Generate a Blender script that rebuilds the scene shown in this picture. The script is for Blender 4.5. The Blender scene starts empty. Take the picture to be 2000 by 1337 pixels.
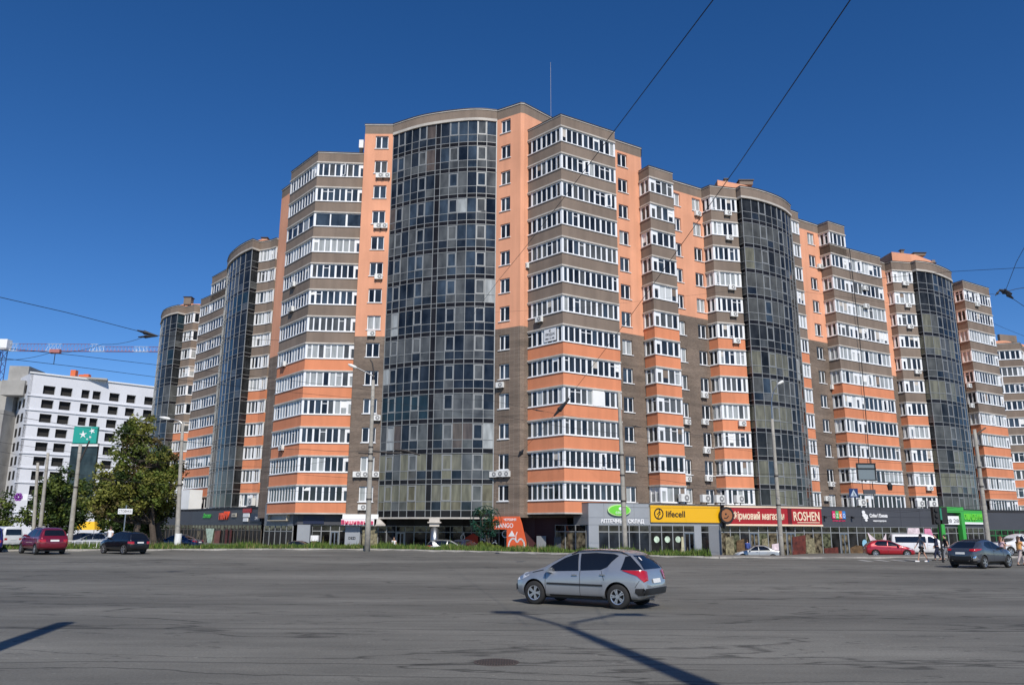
import bpy, bmesh, math, random
from math import sin, cos, pi, radians, atan2, sqrt
from mathutils import Vector, Matrix, geometry
from mathutils.bvhtree import BVHTree
random.seed(7)
S = bpy.context.scene
COL = S.collection

# ------------------------------------------------------------------ camera, sky, sun, exposure
FPX, HOR, EYE = 1558.0, 1032.0, 2.05
PITCH = math.atan((HOR - 668.5) / FPX); ROLL = radians(.3)
cd = bpy.data.cameras.new('camera'); cam = bpy.data.objects.new('camera', cd); COL.objects.link(cam)
cd.sensor_width = 36; cd.lens = 36 * FPX / 2000; cd.clip_start = .1; cd.clip_end = 4000
cam.matrix_world = Matrix.Translation((0, 0, EYE)) @ Matrix.Rotation(pi / 2 + PITCH, 4, 'X') @ Matrix.Rotation(ROLL, 4, 'Z')
S.camera = cam
SUN_EL, SUN_AZ = radians(41), radians(167.5)          # azimuth from +y, clockwise
w = bpy.data.worlds.new('World'); S.world = w; w.use_nodes = True
nt = w.node_tree; bg = nt.nodes['Background']; sk = nt.nodes.new('ShaderNodeTexSky')
sk.sky_type = 'NISHITA'; sk.sun_disc = False; sk.sun_elevation = SUN_EL; sk.sun_rotation = SUN_AZ
sk.altitude = 1500; sk.air_density = .8; sk.dust_density = 0.0; sk.ozone_density = 2.0
hs = nt.nodes.new('ShaderNodeHueSaturation'); hs.inputs['Saturation'].default_value = 1.31; hs.inputs['Hue'].default_value = .507
nt.links.new(sk.outputs[0], hs.inputs['Color']); nt.links.new(hs.outputs[0], bg.inputs[0]); bg.inputs[1].default_value = .124
sl = bpy.data.lights.new('sun', 'SUN'); sl.energy = 4.3; sl.angle = radians(.53); sl.color = (1, .94, .85)
so = bpy.data.objects.new('sun', sl); COL.objects.link(so)
sd = Vector((sin(SUN_AZ) * cos(SUN_EL), cos(SUN_AZ) * cos(SUN_EL), sin(SUN_EL)))
so.rotation_euler = sd.to_track_quat('Z', 'Y').to_euler(); so.location = sd * 60
S.view_settings.view_transform = 'Standard'; S.view_settings.look = 'None'
S.view_settings.exposure = 0.0; S.view_settings.gamma = 1

# ------------------------------------------------------------------ helpers
def ray(x, y):
    u = (x - 1000) / FPX; v = (668.5 - y) / FPX
    c, s = cos(ROLL), sin(ROLL); u, v = c * u - s * v, s * u + c * v
    return Vector((u, cos(PITCH) - sin(PITCH) * v, sin(PITCH) + cos(PITCH) * v))
def at(x, y, Y):
    d = ray(x, y); return d * (Y / d.y) + Vector((0, 0, EYE))
def atz(x, y, z):
    d = ray(x, y); return d * ((z - EYE) / d.z) + Vector((0, 0, EYE))

MATS = {}
def mat(name, col, rough=.7, metal=0, noise=0, scale=1.0, spec=.5, bump=0, col2=None, emit=0, stretch=None, coat=0):
    if name in MATS: return MATS[name]
    m = bpy.data.materials.new(name); m.use_nodes = True; t = m.node_tree; b = t.nodes['Principled BSDF']
    b.inputs['Base Color'].default_value = (*col, 1); b.inputs['Roughness'].default_value = rough
    b.inputs['Metallic'].default_value = metal; b.inputs['Specular IOR Level'].default_value = spec
    if coat: b.inputs['Coat Weight'].default_value = coat; b.inputs['Coat Roughness'].default_value = .03
    if emit: b.inputs['Emission Color'].default_value = (*col, 1); b.inputs['Emission Strength'].default_value = emit
    if noise or bump:
        tc = t.nodes.new('ShaderNodeNewGeometry'); mp = t.nodes.new('ShaderNodeMapping'); t.links.new(tc.outputs['Position'], mp.inputs[0])
        if stretch: mp.inputs['Scale'].default_value = stretch
        n = t.nodes.new('ShaderNodeTexNoise'); n.inputs['Scale'].default_value = scale; n.inputs['Detail'].default_value = 6; n.inputs['Roughness'].default_value = .65
        t.links.new(mp.outputs[0], n.inputs['Vector'])
        if noise:
            r = t.nodes.new('ShaderNodeValToRGB'); r.color_ramp.elements[0].position = .3; r.color_ramp.elements[1].position = .7
            a = [c * (1 - noise) for c in col]; z = list(col2) if col2 else [min(1, c * (1 + noise)) for c in col]
            r.color_ramp.elements[0].color = (*a, 1); r.color_ramp.elements[1].color = (*z, 1)
            t.links.new(n.outputs[0], r.inputs[0]); t.links.new(r.outputs[0], b.inputs['Base Color'])
        if bump:
            bp = t.nodes.new('ShaderNodeBump'); bp.inputs['Strength'].default_value = bump; bp.inputs['Distance'].default_value = .02
            t.links.new(n.outputs[0], bp.inputs['Height']); t.links.new(bp.outputs[0], b.inputs['Normal'])
    MATS[name] = m; return m

class MB:
    def __init__(s): s.v = []; s.f = []; s.m = []; s.ml = []
    def mi(s, m):
        if m not in s.ml: s.ml.append(m)
        return s.ml.index(m)
    def quad(s, pts, m):
        b = len(s.v); s.v += [tuple(p) for p in pts]; s.f.append(tuple(range(b, b + len(pts)))); s.m.append(s.mi(m))
    def hexa(s, P, m, mtop=None):     # P: 4 bottom (ccw) + 4 top
        b = len(s.v); s.v += [tuple(p) for p in P]
        for k, f in enumerate([(3, 2, 1, 0), (4, 5, 6, 7), (0, 1, 5, 4), (1, 2, 6, 5), (2, 3, 7, 6), (3, 0, 4, 7)]):
            s.f.append(tuple(b + i for i in f)); s.m.append(s.mi(mtop if (mtop and k == 1) else m))
    def box(s, c, d, m, rz=0):
        cx, cy, cz = c; dx, dy, dz = d[0] / 2, d[1] / 2, d[2] / 2; C_, S_ = cos(rz), sin(rz); P = []
        for z in (-dz, dz):
            for x, y in ((-dx, -dy), (dx, -dy), (dx, dy), (-dx, dy)): P.append((cx + x * C_ - y * S_, cy + x * S_ + y * C_, cz + z))
        s.hexa(P, m)
    def fbox(s, p, n, t, u0, u1, z0, z1, o0, o1, m):   # box on a facade: p origin, t along, n outward
        P = []
        for z in (z0, z1):
            for u, o in ((u0, o1), (u1, o1), (u1, o0), (u0, o0)): P.append((p[0] + t[0] * u + n[0] * o, p[1] + t[1] * u + n[1] * o, z))
        s.hexa(P, m)
    def tube(s, pts, r, m, seg=6, cap=True):
        pts = [Vector(p) for p in pts]; rs = r if isinstance(r, (list, tuple)) else [r] * len(pts); b = len(s.v); k = s.mi(m)
        for i, p in enumerate(pts):
            d = (pts[min(i + 1, len(pts) - 1)] - pts[max(i - 1, 0)]).normalized()
            a = Vector((0, 0, 1)) if abs(d.z) < .9 else Vector((1, 0, 0))
            x = d.cross(a).normalized(); y = d.cross(x)
            for j in range(seg):
                an = 2 * pi * j / seg; s.v.append(tuple(p + (x * cos(an) + y * sin(an)) * rs[i]))
        for i in range(len(pts) - 1):
            for j in range(seg):
                a_ = b + i * seg + j; b_ = b + i * seg + (j + 1) % seg
                s.f.append((a_, b_, b_ + seg, a_ + seg)); s.m.append(k)
        if cap:
            s.f.append(tuple(b + j for j in range(seg))[::-1]); s.m.append(k)
            e = b + (len(pts) - 1) * seg; s.f.append(tuple(e + j for j in range(seg))); s.m.append(k)
    def ribbon(s, pts, z0, z1, out, thick, m, mtop=None):
        O = offset(pts, out); I = offset(pts, out - thick)
        for i in range(len(pts) - 1):
            s.hexa([(*I[i], z0), (*O[i], z0), (*O[i + 1], z0), (*I[i + 1], z0), (*I[i], z1), (*O[i], z1), (*O[i + 1], z1), (*I[i + 1], z1)], m, mtop)
    def prism(s, poly, z0, z1, m, mtop=None):
        n = len(poly)
        for i in range(n):
            a, c = poly[i], poly[(i + 1) % n]; s.quad([(*a, z0), (*c, z0), (*c, z1), (*a, z1)], m)
        s.quad([(*p, z1) for p in poly], mtop or m); s.quad([(*p, z0) for p in poly][::-1], m)
    def mesh(s, name):
        me = bpy.data.meshes.new(name); me.from_pydata(s.v, [], s.f)
        for m in s.ml: me.materials.append(m)
        me.polygons.foreach_set('material_index', s.m); me.update(); return me
def offset(pts, d):
    R = []
    n = len(pts)
    for i in range(n):
        ns = []
        if i > 0:
            t = Vector(pts[i]) - Vector(pts[i - 1]); t.normalize(); ns.append(Vector((t.y, -t.x)))
        if i < n - 1:
            t = Vector(pts[i + 1]) - Vector(pts[i]); t.normalize(); ns.append(Vector((t.y, -t.x)))
        if len(ns) == 2:
            b = (ns[0] + ns[1]).normalized(); k = d / max(.35, b.dot(ns[0]))
        else: b, k = ns[0], d
        R.append((pts[i][0] + b.x * k, pts[i][1] + b.y * k))
    return R

def link(name, me, parent=None, world=True):
    o = bpy.data.objects.new(name, me); COL.objects.link(o)
    if parent is not None:
        o.parent = parent
        if world: o.matrix_parent_inverse = WM.get(parent.name, Matrix.Identity(4)).inverted()
    return o
WM = {}
def part(name, mb, parent, world=True):
    me = mb.mesh(name) if isinstance(mb, MB) else mb
    o = link(name, me, parent, world); WM[o.name] = Matrix.Identity(4) if world else Matrix.Identity(4); return o
def thing(name, label, cat, loc=(0, 0, 0), rz=0, group=None):
    o = bpy.data.objects.new(name, None); COL.objects.link(o); o.empty_display_size = .3
    o.location = loc; o.rotation_euler = (0, 0, rz); o['label'] = label; o['category'] = cat
    if group: o['group'] = group
    WM[o.name] = Matrix.Translation(loc) @ Matrix.Rotation(rz, 4, 'Z'); return o
def tag(o, label, cat, group=None):
    o['label'] = label; o['category'] = cat
    if group: o['group'] = group
    return o
def struct(name, mb, kind='structure'):
    o = link(name, mb.mesh(name) if isinstance(mb, MB) else mb); o['kind'] = kind; return o
def smooth(o, ang=40):
    for p in o.data.polygons: p.use_smooth = True
    return o

# ------------------------------------------------------------------ materials
ORANGE = mat('orange_plaster', (.76, .30, .145), .9, noise=.09, scale=.22, col2=(.82, .345, .175))
def weathered(name, col, amt, streak=.35):
    """plaster with large soft staining and thin vertical rain streaks"""
    m = mat(name, col, .9); t = m.node_tree; b = t.nodes['Principled BSDF']
    g = t.nodes.new('ShaderNodeNewGeometry'); mp = t.nodes.new('ShaderNodeMapping'); mp.inputs['Scale'].default_value = (1.6, 1.6, .12)
    t.links.new(g.outputs['Position'], mp.inputs[0])
    n1 = t.nodes.new('ShaderNodeTexNoise'); n1.inputs['Scale'].default_value = 1; n1.inputs['Detail'].default_value = 5; t.links.new(mp.outputs[0], n1.inputs['Vector'])
    n2 = t.nodes.new('ShaderNodeTexNoise'); n2.inputs['Scale'].default_value = .18; n2.inputs['Detail'].default_value = 4; t.links.new(g.outputs['Position'], n2.inputs['Vector'])
    ad = t.nodes.new('ShaderNodeMath'); ad.operation = 'MULTIPLY_ADD'; ad.inputs[1].default_value = streak; t.links.new(n1.outputs[0], ad.inputs[0]); t.links.new(n2.outputs[0], ad.inputs[2])
    r = t.nodes.new('ShaderNodeMapRange'); c_ = .5 + .5 * streak; r.inputs[1].default_value = c_ - .2; r.inputs[2].default_value = c_ + .2; r.inputs[3].default_value = 1 - amt; r.inputs[4].default_value = 1 + amt
    t.links.new(ad.outputs[0], r.inputs[0])
    mx = t.nodes.new('ShaderNodeVectorMath'); mx.operation = 'SCALE'; mx.inputs[0].default_value = col; t.links.new(r.outputs[0], mx.inputs['Scale']); t.links.new(mx.outputs[0], b.inputs['Base Color'])
    return m
ORANGE = weathered('orange_plaster_wall', (.72, .34, .205), .13, .6)
ORBAND = weathered('orange_plaster_band', (.65, .24, .12), .13, .6)
BROWN = weathered('taupe_plaster_band', (.205, .158, .125), .18, .6)
CORN = mat('light_cornice', (.50, .46, .41), .8, noise=.2, scale=.8)
COPE = mat('dark_coping', (.05, .035, .03), .5)
WHITE = mat('white_window_frame', (.82, .83, .84), .35)
ALU = mat('aluminium_mullion', (.31, .32, .32), .45, metal=.15)
DKALU = mat('dark_mullion', (.045, .045, .05), .45)
ROOF = mat('roof_felt', (.06, .055, .055), .95, noise=.3, scale=.5)
CONC = mat('pole_concrete', (.34, .32, .28), .9, noise=.22, scale=3, bump=.2)
WHITEP = mat('white_paint', (.8, .8, .78), .6, noise=.08, scale=.4)
GREY = mat('grey_cladding', (.19, .20, .215), .5, noise=.06, scale=.6)
GREY2 = mat('pale_grey_cladding', (.30, .32, .345), .45, noise=.05, scale=.6)
DARK = mat('charcoal_cladding', (.060, .062, .072), .5, noise=.08, scale=.5)
BLACK = mat('black', (.012, .012, .013), .6)
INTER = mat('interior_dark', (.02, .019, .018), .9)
STEEL = mat('steel', (.35, .36, .37), .35, metal=.9)
RUST = mat('dark_iron', (.045, .038, .034), .6)
def brickmat():
    m = bpy.data.materials.new('brown_brick'); m.use_nodes = True; t = m.node_tree; b = t.nodes['Principled BSDF']; b.inputs['Roughness'].default_value = .85
    g = t.nodes.new('ShaderNodeNewGeometry'); sp = t.nodes.new('ShaderNodeSeparateXYZ'); t.links.new(g.outputs['Position'], sp.inputs[0])
    ad = t.nodes.new('ShaderNodeMath'); ad.operation = 'ADD'; t.links.new(sp.outputs[0], ad.inputs[0]); t.links.new(sp.outputs[1], ad.inputs[1])
    cb = t.nodes.new('ShaderNodeCombineXYZ'); t.links.new(ad.outputs[0], cb.inputs[0]); t.links.new(sp.outputs[2], cb.inputs[1])
    br = t.nodes.new('ShaderNodeTexBrick'); br.inputs['Scale'].default_value = 1; br.inputs['Brick Width'].default_value = .3; br.inputs['Row Height'].default_value = .085
    br.inputs['Mortar Size'].default_value = .008; br.inputs['Color1'].default_value = (.125, .088, .065, 1); br.inputs['Color2'].default_value = (.185, .135, .10, 1); br.inputs['Mortar'].default_value = (.23, .2, .17, 1)
    t.links.new(cb.outputs[0], br.inputs['Vector'])
    n = t.nodes.new('ShaderNodeTexNoise'); n.inputs['Scale'].default_value = .3; n.inputs['Detail'].default_value = 6; t.links.new(g.outputs['Position'], n.inputs['Vector'])
    mp2 = t.nodes.new('ShaderNodeMapping'); mp2.inputs['Scale'].default_value = (.12, .12, 2.2); t.links.new(g.outputs['Position'], mp2.inputs[0])
    n3 = t.nodes.new('ShaderNodeTexNoise'); n3.inputs['Scale'].default_value = 1; n3.inputs['Detail'].default_value = 5; t.links.new(mp2.outputs[0], n3.inputs['Vector'])
    am = t.nodes.new('ShaderNodeMath'); am.operation = 'ADD'; t.links.new(n.outputs[0], am.inputs[0]); t.links.new(n3.outputs[0], am.inputs[1])
    r = t.nodes.new('ShaderNodeMapRange'); r.inputs[1].default_value = .7; r.inputs[2].default_value = 1.3; r.inputs[3].default_value = .72; r.inputs[4].default_value = 1.3; t.links.new(am.outputs[0], r.inputs[0])
    mx = t.nodes.new('ShaderNodeVectorMath'); mx.operation = 'SCALE'; t.links.new(br.outputs[0], mx.inputs[0]); t.links.new(r.outputs[0], mx.inputs['Scale']); t.links.new(mx.outputs[0], b.inputs['Base Color'])
    return m
BRICK = brickmat()

def glassmat(name, col, rough=.04, wob=.5, curtain=None, sp=.42, ns=None, col2=None):
    m = bpy.data.materials.new(name); m.use_nodes = True; t = m.node_tree; b = t.nodes['Principled BSDF']
    b.inputs['Roughness'].default_value = rough; b.inputs['Specular IOR Level'].default_value = sp; b.inputs['IOR'].default_value = 1.45
    g = t.nodes.new('ShaderNodeNewGeometry'); mp = t.nodes.new('ShaderNodeMapping'); mp.inputs['Scale'].default_value = (2.5, 2.5, .5) if curtain else (.9, .9, .5)
    t.links.new(g.outputs['Position'], mp.inputs[0]); n = t.nodes.new('ShaderNodeTexNoise'); n.inputs['Scale'].default_value = 1; n.inputs['Detail'].default_value = 4
    t.links.new(mp.outputs[0], n.inputs['Vector']); r = t.nodes.new('ShaderNodeValToRGB'); r.color_ramp.elements[0].position = .35; r.color_ramp.elements[1].position = .68
    if ns: mp.inputs['Scale'].default_value = (ns, ns, ns)
    r.color_ramp.elements[0].color = (*[c * (1 - wob) for c in col], 1); r.color_ramp.elements[1].color = (*(col2 or [c * (1 + wob) for c in col]), 1)
    t.links.new(n.outputs[0], r.inputs[0]); t.links.new(r.outputs[0], b.inputs['Base Color'])
    n2 = t.nodes.new('ShaderNodeTexNoise'); n2.inputs['Scale'].default_value = .8; t.links.new(g.outputs['Position'], n2.inputs['Vector'])
    bp = t.nodes.new('ShaderNodeBump'); bp.inputs['Strength'].default_value = .12; bp.inputs['Distance'].default_value = .05
    t.links.new(n2.outputs[0], bp.inputs['Height']); t.links.new(bp.outputs[0], b.inputs['Normal'])
    return m
G_DARK = glassmat('glass_dark', (.018, .023, .030), wob=.6)
G_BLUE = glassmat('glass_blue', (.038, .054, .074), wob=.5)
G_GREY = glassmat('glass_grey', (.085, .09, .09), wob=.4)
G_CURT = glassmat('glass_net_curtain', (.34, .36, .36), wob=.22, curtain=1)
G_WHITE = glassmat('glass_white_blind', (.55, .57, .57), wob=.1, curtain=1)
G_OLIVE = glassmat('glass_olive_blind', (.15, .145, .105), wob=.3, curtain=1)
G_TAUPE = glassmat('glass_taupe_blind', (.10, .08, .068), wob=.3, curtain=1)
G_TEAL = glassmat('glass_teal', (.018, .036, .048), wob=.35, sp=.3)
G_WDARK = glassmat('glass_wing_dark', (.022, .024, .026), wob=.6, sp=.22)
G_WGREY = glassmat('glass_wing_grey', (.085, .088, .085), wob=.35, sp=.22)
G_SPAN = glassmat('glass_spandrel', (.016, .016, .019), wob=.3, sp=.12)
G_SHOP = glassmat('shop_glass', (.018, .018, .018), wob=.9)
G_SHOP2 = glassmat('shop_glass_display', (.02, .018, .014), wob=.6, ns=2.2, col2=(.24, .20, .13), sp=.3)
G_SHOP3 = glassmat('shop_glass_goods', (.012, .016, .010), wob=.6, ns=3.2, col2=(.16, .17, .10), sp=.3)
def pick(*w):
    r = random.random() * sum(a for a, _ in w)
    for a, m in w:
        r -= a
        if r <= 0: return m
    return w[-1][1]

# ------------------------------------------------------------------ ground
def lerp(tab, x):
    if x <= tab[0][0]: return tab[0][1]
    for (a, va), (b, vb) in zip(tab, tab[1:]):
        if x <= b:
            k = (x - a) / (b - a); return va + (vb - va) * k
    return tab[-1][1]
YK = [(-90, 60), (-36, 58.5), (-27, 61.5), (-19, 64.3), (-11, 65.6), (-6, 63.8), (0, 61.6), (7, 58.3), (14, 56.3), (22, 58.3), (31, 61.5), (60, 70), (90, 84)]
ZK = [(-90, .3), (-10, .3), (0, .25), (14, .12), (22, .06), (60, 0)]
ZB = [(-60, .1), (-32, .1), (-24, -.45), (-15, -.6), (22, -.7), (30, -.2), (60, -.2)]
def sm(a, b, x):
    t = max(0, min(1, (x - a) / (b - a))); return t * t * (3 - 2 * t)
def zg(x, y):
    yk = lerp(YK, x); zk = lerp(ZK, x)
    if y <= yk: return zk * sm(yk - 34, yk, y)
    z = zk + .12
    return z + (lerp(ZB, x) - z) * sm(yk + 4.2, yk + 7.5, y)
def asphalt():
    m = bpy.data.materials.new('worn_asphalt'); m.use_nodes = True; t = m.node_tree; b = t.nodes['Principled BSDF']; b.inputs['Roughness'].default_value = .82; b.inputs['Specular IOR Level'].default_value = .35
    g = t.nodes.new('ShaderNodeNewGeometry')
    def noise(scale, sc, det=5):
        mp = t.nodes.new('ShaderNodeMapping'); mp.inputs['Scale'].default_value = sc; t.links.new(g.outputs['Position'], mp.inputs[0])
        n = t.nodes.new('ShaderNodeTexNoise'); n.inputs['Scale'].default_value = scale; n.inputs['Detail'].default_value = det; t.links.new(mp.outputs[0], n.inputs['Vector']); return n.outputs[0]
    def rng(src, a, b_, c, d):
        r = t.nodes.new('ShaderNodeMapRange'); r.inputs[1].default_value = a; r.inputs[2].default_value = b_; r.inputs[3].default_value = c; r.inputs[4].default_value = d; t.links.new(src, r.inputs[0]); return r.outputs[0]
    def mul(a, b_):
        n = t.nodes.new('ShaderNodeMath'); n.operation = 'MULTIPLY'; t.links.new(a, n.inputs[0]); t.links.new(b_, n.inputs[1]); return n.outputs[0]
    big = rng(noise(.12, (.6, 1.6, 1)), .4, .6, .82, 1.16)
    oil = rng(noise(.45, (.5, 1.2, 1), 4), .63, .74, 1, .8)
    band = rng(noise(.8, (.05, .55, 1)), .3, .7, .91, 1.09)
    fine = rng(noise(22, (1, 1, 1), 3), .3, .7, .86, 1.14)
    mid = rng(noise(1.4, (.35, 1.2, 1), 6), .3, .7, .88, 1.1)
    # tarred cracks: narrow dark lines where a warped noise crosses a level
    def crack(scale, sc, wd, lo):
        n = noise(scale, sc, 7); s_ = t.nodes.new('ShaderNodeMath'); s_.operation = 'SUBTRACT'; s_.inputs[1].default_value = .5; t.links.new(n, s_.inputs[0])
        a = t.nodes.new('ShaderNodeMath'); a.operation = 'ABSOLUTE'; t.links.new(s_.outputs[0], a.inputs[0]); return rng(a.outputs[0], 0, wd, lo, 1)
    sx = t.nodes.new('ShaderNodeSeparateXYZ'); t.links.new(g.outputs['Position'], sx.inputs[0]); wv = noise(.18, (1, .6, 1), 6)
    def seam(y0, sl, amp, wd, lo):
        a = t.nodes.new('ShaderNodeMath'); a.operation = 'MULTIPLY_ADD'; a.inputs[1].default_value = -sl; t.links.new(sx.outputs[0], a.inputs[0]); t.links.new(sx.outputs[1], a.inputs[2])
        b2 = t.nodes.new('ShaderNodeMath'); b2.operation = 'MULTIPLY_ADD'; b2.inputs[1].default_value = amp; t.links.new(wv, b2.inputs[0]); t.links.new(a.outputs[0], b2.inputs[2])
        c = t.nodes.new('ShaderNodeMath'); c.operation = 'SUBTRACT'; c.inputs[1].default_value = y0 + amp * .5; t.links.new(b2.outputs[0], c.inputs[0])
        d = t.nodes.new('ShaderNodeMath'); d.operation = 'ABSOLUTE'; t.links.new(c.outputs[0], d.inputs[0]); return rng(d.outputs[0], wd * .3, wd, lo, 1), rng(c.outputs[0], -.05, .05, 1.0, .88)
    e1, st1 = seam(17.6, .02, 1.5, .08, .5); e2, _x = seam(13.2, .015, 1.2, .045, .5); e3, _x = seam(12.0, -.06, 2.2, .045, .5); e4, _x = seam(24.5, .16, 4, .09, .6); e5, _x = seam(11.2, .02, .8, .035, .55)
    extra = mul(mul(mul(e1, st1), mul(e2, e3)), mul(e4, e5))
    vo = t.nodes.new('ShaderNodeTexVoronoi'); vo.inputs['Scale'].default_value = 55; t.links.new(g.outputs['Position'], vo.inputs['Vector']); extra = mul(extra, rng(vo.outputs['Distance'], 0, .55, .78, 1.12))
    sp_ = rng(noise(6, (1, 1, 1), 2), .69, .72, 1, 1.35); extra = mul(extra, sp_)
    v = mul(mul(extra, oil), mul(mul(big, band), mul(fine, mid))); v = mul(v,  mul(crack(.16, (.35, 1.5, 1), .0065, .38), crack(.5, (.25, 1.3, 1), .0045, .5)))
    mx = t.nodes.new('ShaderNodeVectorMath'); mx.operation = 'SCALE'; mx.inputs[0].default_value = (.163, .158, .138); t.links.new(v, mx.inputs['Scale']); t.links.new(mx.outputs[0], b.inputs['Base Color'])
    bp = t.nodes.new('ShaderNodeBump'); bp.inputs['Strength'].default_value = .5; bp.inputs['Distance'].default_value = .012; t.links.new(noise(30, (1, 1, 1), 3), bp.inputs['Height']); t.links.new(bp.outputs[0], b.inputs['Normal'])
    return m
ASPH = asphalt()
def sheet(name, xs, ys, fz, m, keep=None):
    V = []; F = []; idx = {}
    for i, x in enumerate(xs):
        for j, y in enumerate(ys): idx[i, j] = len(V); V.append((x, y, fz(x, y)))
    for i in range(len(xs) - 1):
        for j in range(len(ys) - 1):
            if keep and not keep((xs[i] + xs[i + 1]) / 2, (ys[j] + ys[j + 1]) / 2): continue
            F.append((idx[i, j], idx[i + 1, j], idx[i + 1, j + 1], idx[i, j + 1]))
    me = bpy.data.meshes.new(name); me.from_pydata(V, [], F); me.materials.append(m); me.update()
    for p in me.polygons: p.use_smooth = True
    return struct(name, me)
xs = [-1500, -700, -300, -150] + [-90 + 1.5 * i for i in range(121)] + [150, 300, 700, 1500]
ys = [-600, -200, -60] + [-20 + 5 * i for i in range(9)] + [24 + .75 * i for i in range(80)] + [85, 95, 110, 150, 300, 700, 2500]
sheet('road', xs, ys, zg, ASPH)
# verge: soil sheet and grass blades
SOIL = mat('verge_soil', (.075, .085, .035), .95, noise=.4, scale=1.2)
def strip(name, x0, x1, w0, w1, dz, m, step=1.0, nw=5):
    mb = MB(); n = int((x1 - x0) / step)
    P = []
    for i in range(n + 1):
        x = x0 + (x1 - x0) * i / n
        P.append([(x, lerp(YK, x) + w0 + (w1 - w0) * j / nw) for j in range(nw + 1)])
    V = [(x, y, zg(x, y) + dz) for r in P for x, y in r]; F = []
    for i in range(n):
        for j in range(nw): a = i * (nw + 1) + j; F.append((a, a + nw + 1, a + nw + 2, a + 1))
    me = bpy.data.meshes.new(name); me.from_pydata(V, [], F); me.materials.append(m); me.update(); return struct(name, me)
strip('verge', -60, 13.9, .25, 4.4, .03, SOIL)
PAV = mat('pavement_asphalt', (.185, .172, .15), .9, noise=.16, scale=.5, bump=.2)
strip('pavement', 13.9, 60, .25, 14, .02, PAV, 1, 14)
KERB = mat('kerb_concrete', (.36, .34, .31), .9, noise=.25, scale=2)
kb = struct('kerb', MB().mesh('kerb')); 
kme = MB(); kme.box((0, 0, 0), (.985, .18, .3), KERB); kmesh = kme.mesh('kerb_stone')
x = -40.0; kp = []
while x < 40:
    a = (x, lerp(YK, x)); dx = .5; 
    for _ in range(6):
        b = (x + dx, lerp(YK, x + dx)); L = sqrt((b[0] - a[0]) ** 2 + (b[1] - a[1]) ** 2); dx *= 1.0 / L
    mx_ = ((a[0] + b[0]) / 2, (a[1] + b[1]) / 2 + .12)
    o = link('kerb_stone', kmesh, kb); o.matrix_basis = Matrix.Translation((mx_[0], mx_[1], lerp(ZK, x) + random.uniform(-.015, .015) + .0)) @ Matrix.Rotation(atan2(b[1] - a[1], b[0] - a[0]) + random.uniform(-.01, .01), 4, 'Z')
    x += dx
GR = [mat('grass_%s' % n, c, .9, spec=.2) for n, c in (('green', (.10, .155, .03)), ('dark', (.05, .095, .02)), ('dry', (.22, .20, .08)))]
gb = MB()
for _ in range(26000):
    x = random.uniform(-48, 13.8); yk = lerp(YK, x); y = yk + random.uniform(.3, 4.3)
    h_ = random.uniform(.12, .42) * (1 + .5 * sin(x * 1.7) * sin(x * .63 + 2)); 
    if random.random() < .03: h_ *= 1.8
    a = random.uniform(0, pi); ww = random.uniform(.02, .06); z = zg(x, y) + .02; lx, ly = random.uniform(-.15, .15), random.uniform(-.15, .15)
    gb.quad([(x - cos(a) * ww, y - sin(a) * ww, z), (x + cos(a) * ww, y + sin(a) * ww, z), (x + lx, y + ly, z + h_)], GR[pick((5, 0), (3, 1), (2 if sin(x * .9) > .3 else .6, 2))])
g = struct('grass', gb, 'stuff'); tag(g, 'uneven green grass growing on the verge behind the kerb', 'grass')

# road furniture in the surface
t = thing('manhole_cover', 'round rusty manhole cover set in the asphalt near the camera', 'manhole cover', (-.22, 13.4, 0))
mb = MB(); n = 28; R1 = [(-.22 + .36 * cos(2 * pi * i / n), 13.4 + .36 * sin(2 * pi * i / n)) for i in range(n)]
IRON = mat('worn_iron', (.10, .08, .07), .6, metal=.4, noise=.4, scale=14)
mb.prism(R1, -.02, .006, IRON); part('cover_frame', mb, t)
mb = MB()
for i in range(-7, 8):
    L = sqrt(max(.01, .30 ** 2 - (i * .042) ** 2)); mb.box((-.22 + i * .042, 13.4, .009), (.022, 2 * L, .012), RUST)
part('cover_ribs', mb, t)
PAINT = mat('road_paint', (.40, .40, .38), .75, noise=.4, scale=5)
mb = MB()
def paint(mb, a, b, wd):
    a = Vector(a); b = Vector(b); d = (b - a).normalized(); nrm = Vector((-d.y, d.x)) * wd / 2; n = max(1, int((b - a).length / 1.0))
    for i in range(n):
        p = a + (b - a) * i / n; q = a + (b - a) * (i + 1) / n
        mb.quad([(v.x, v.y, zg(v.x, v.y) + .006) for v in (p - nrm, q - nrm, q + nrm, p + nrm)], PAINT)
struct('road', MB().mesh('x')) if False else None
for i in range(6):
    x = 24.0 + i * 1.35; y0 = lerp(YK, x) - 4.0
    m_ = MB(); paint(m_, (x, y0), (x + .3, y0 + 2.6), .42); o = struct('crosswalk_stripe', m_)
m_ = MB(); paint(m_, (-42, 42), (-16, 45.5), .09); paint(m_, (6, 47.5), (34, 50), .12); struct('lane_line', m_)

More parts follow.
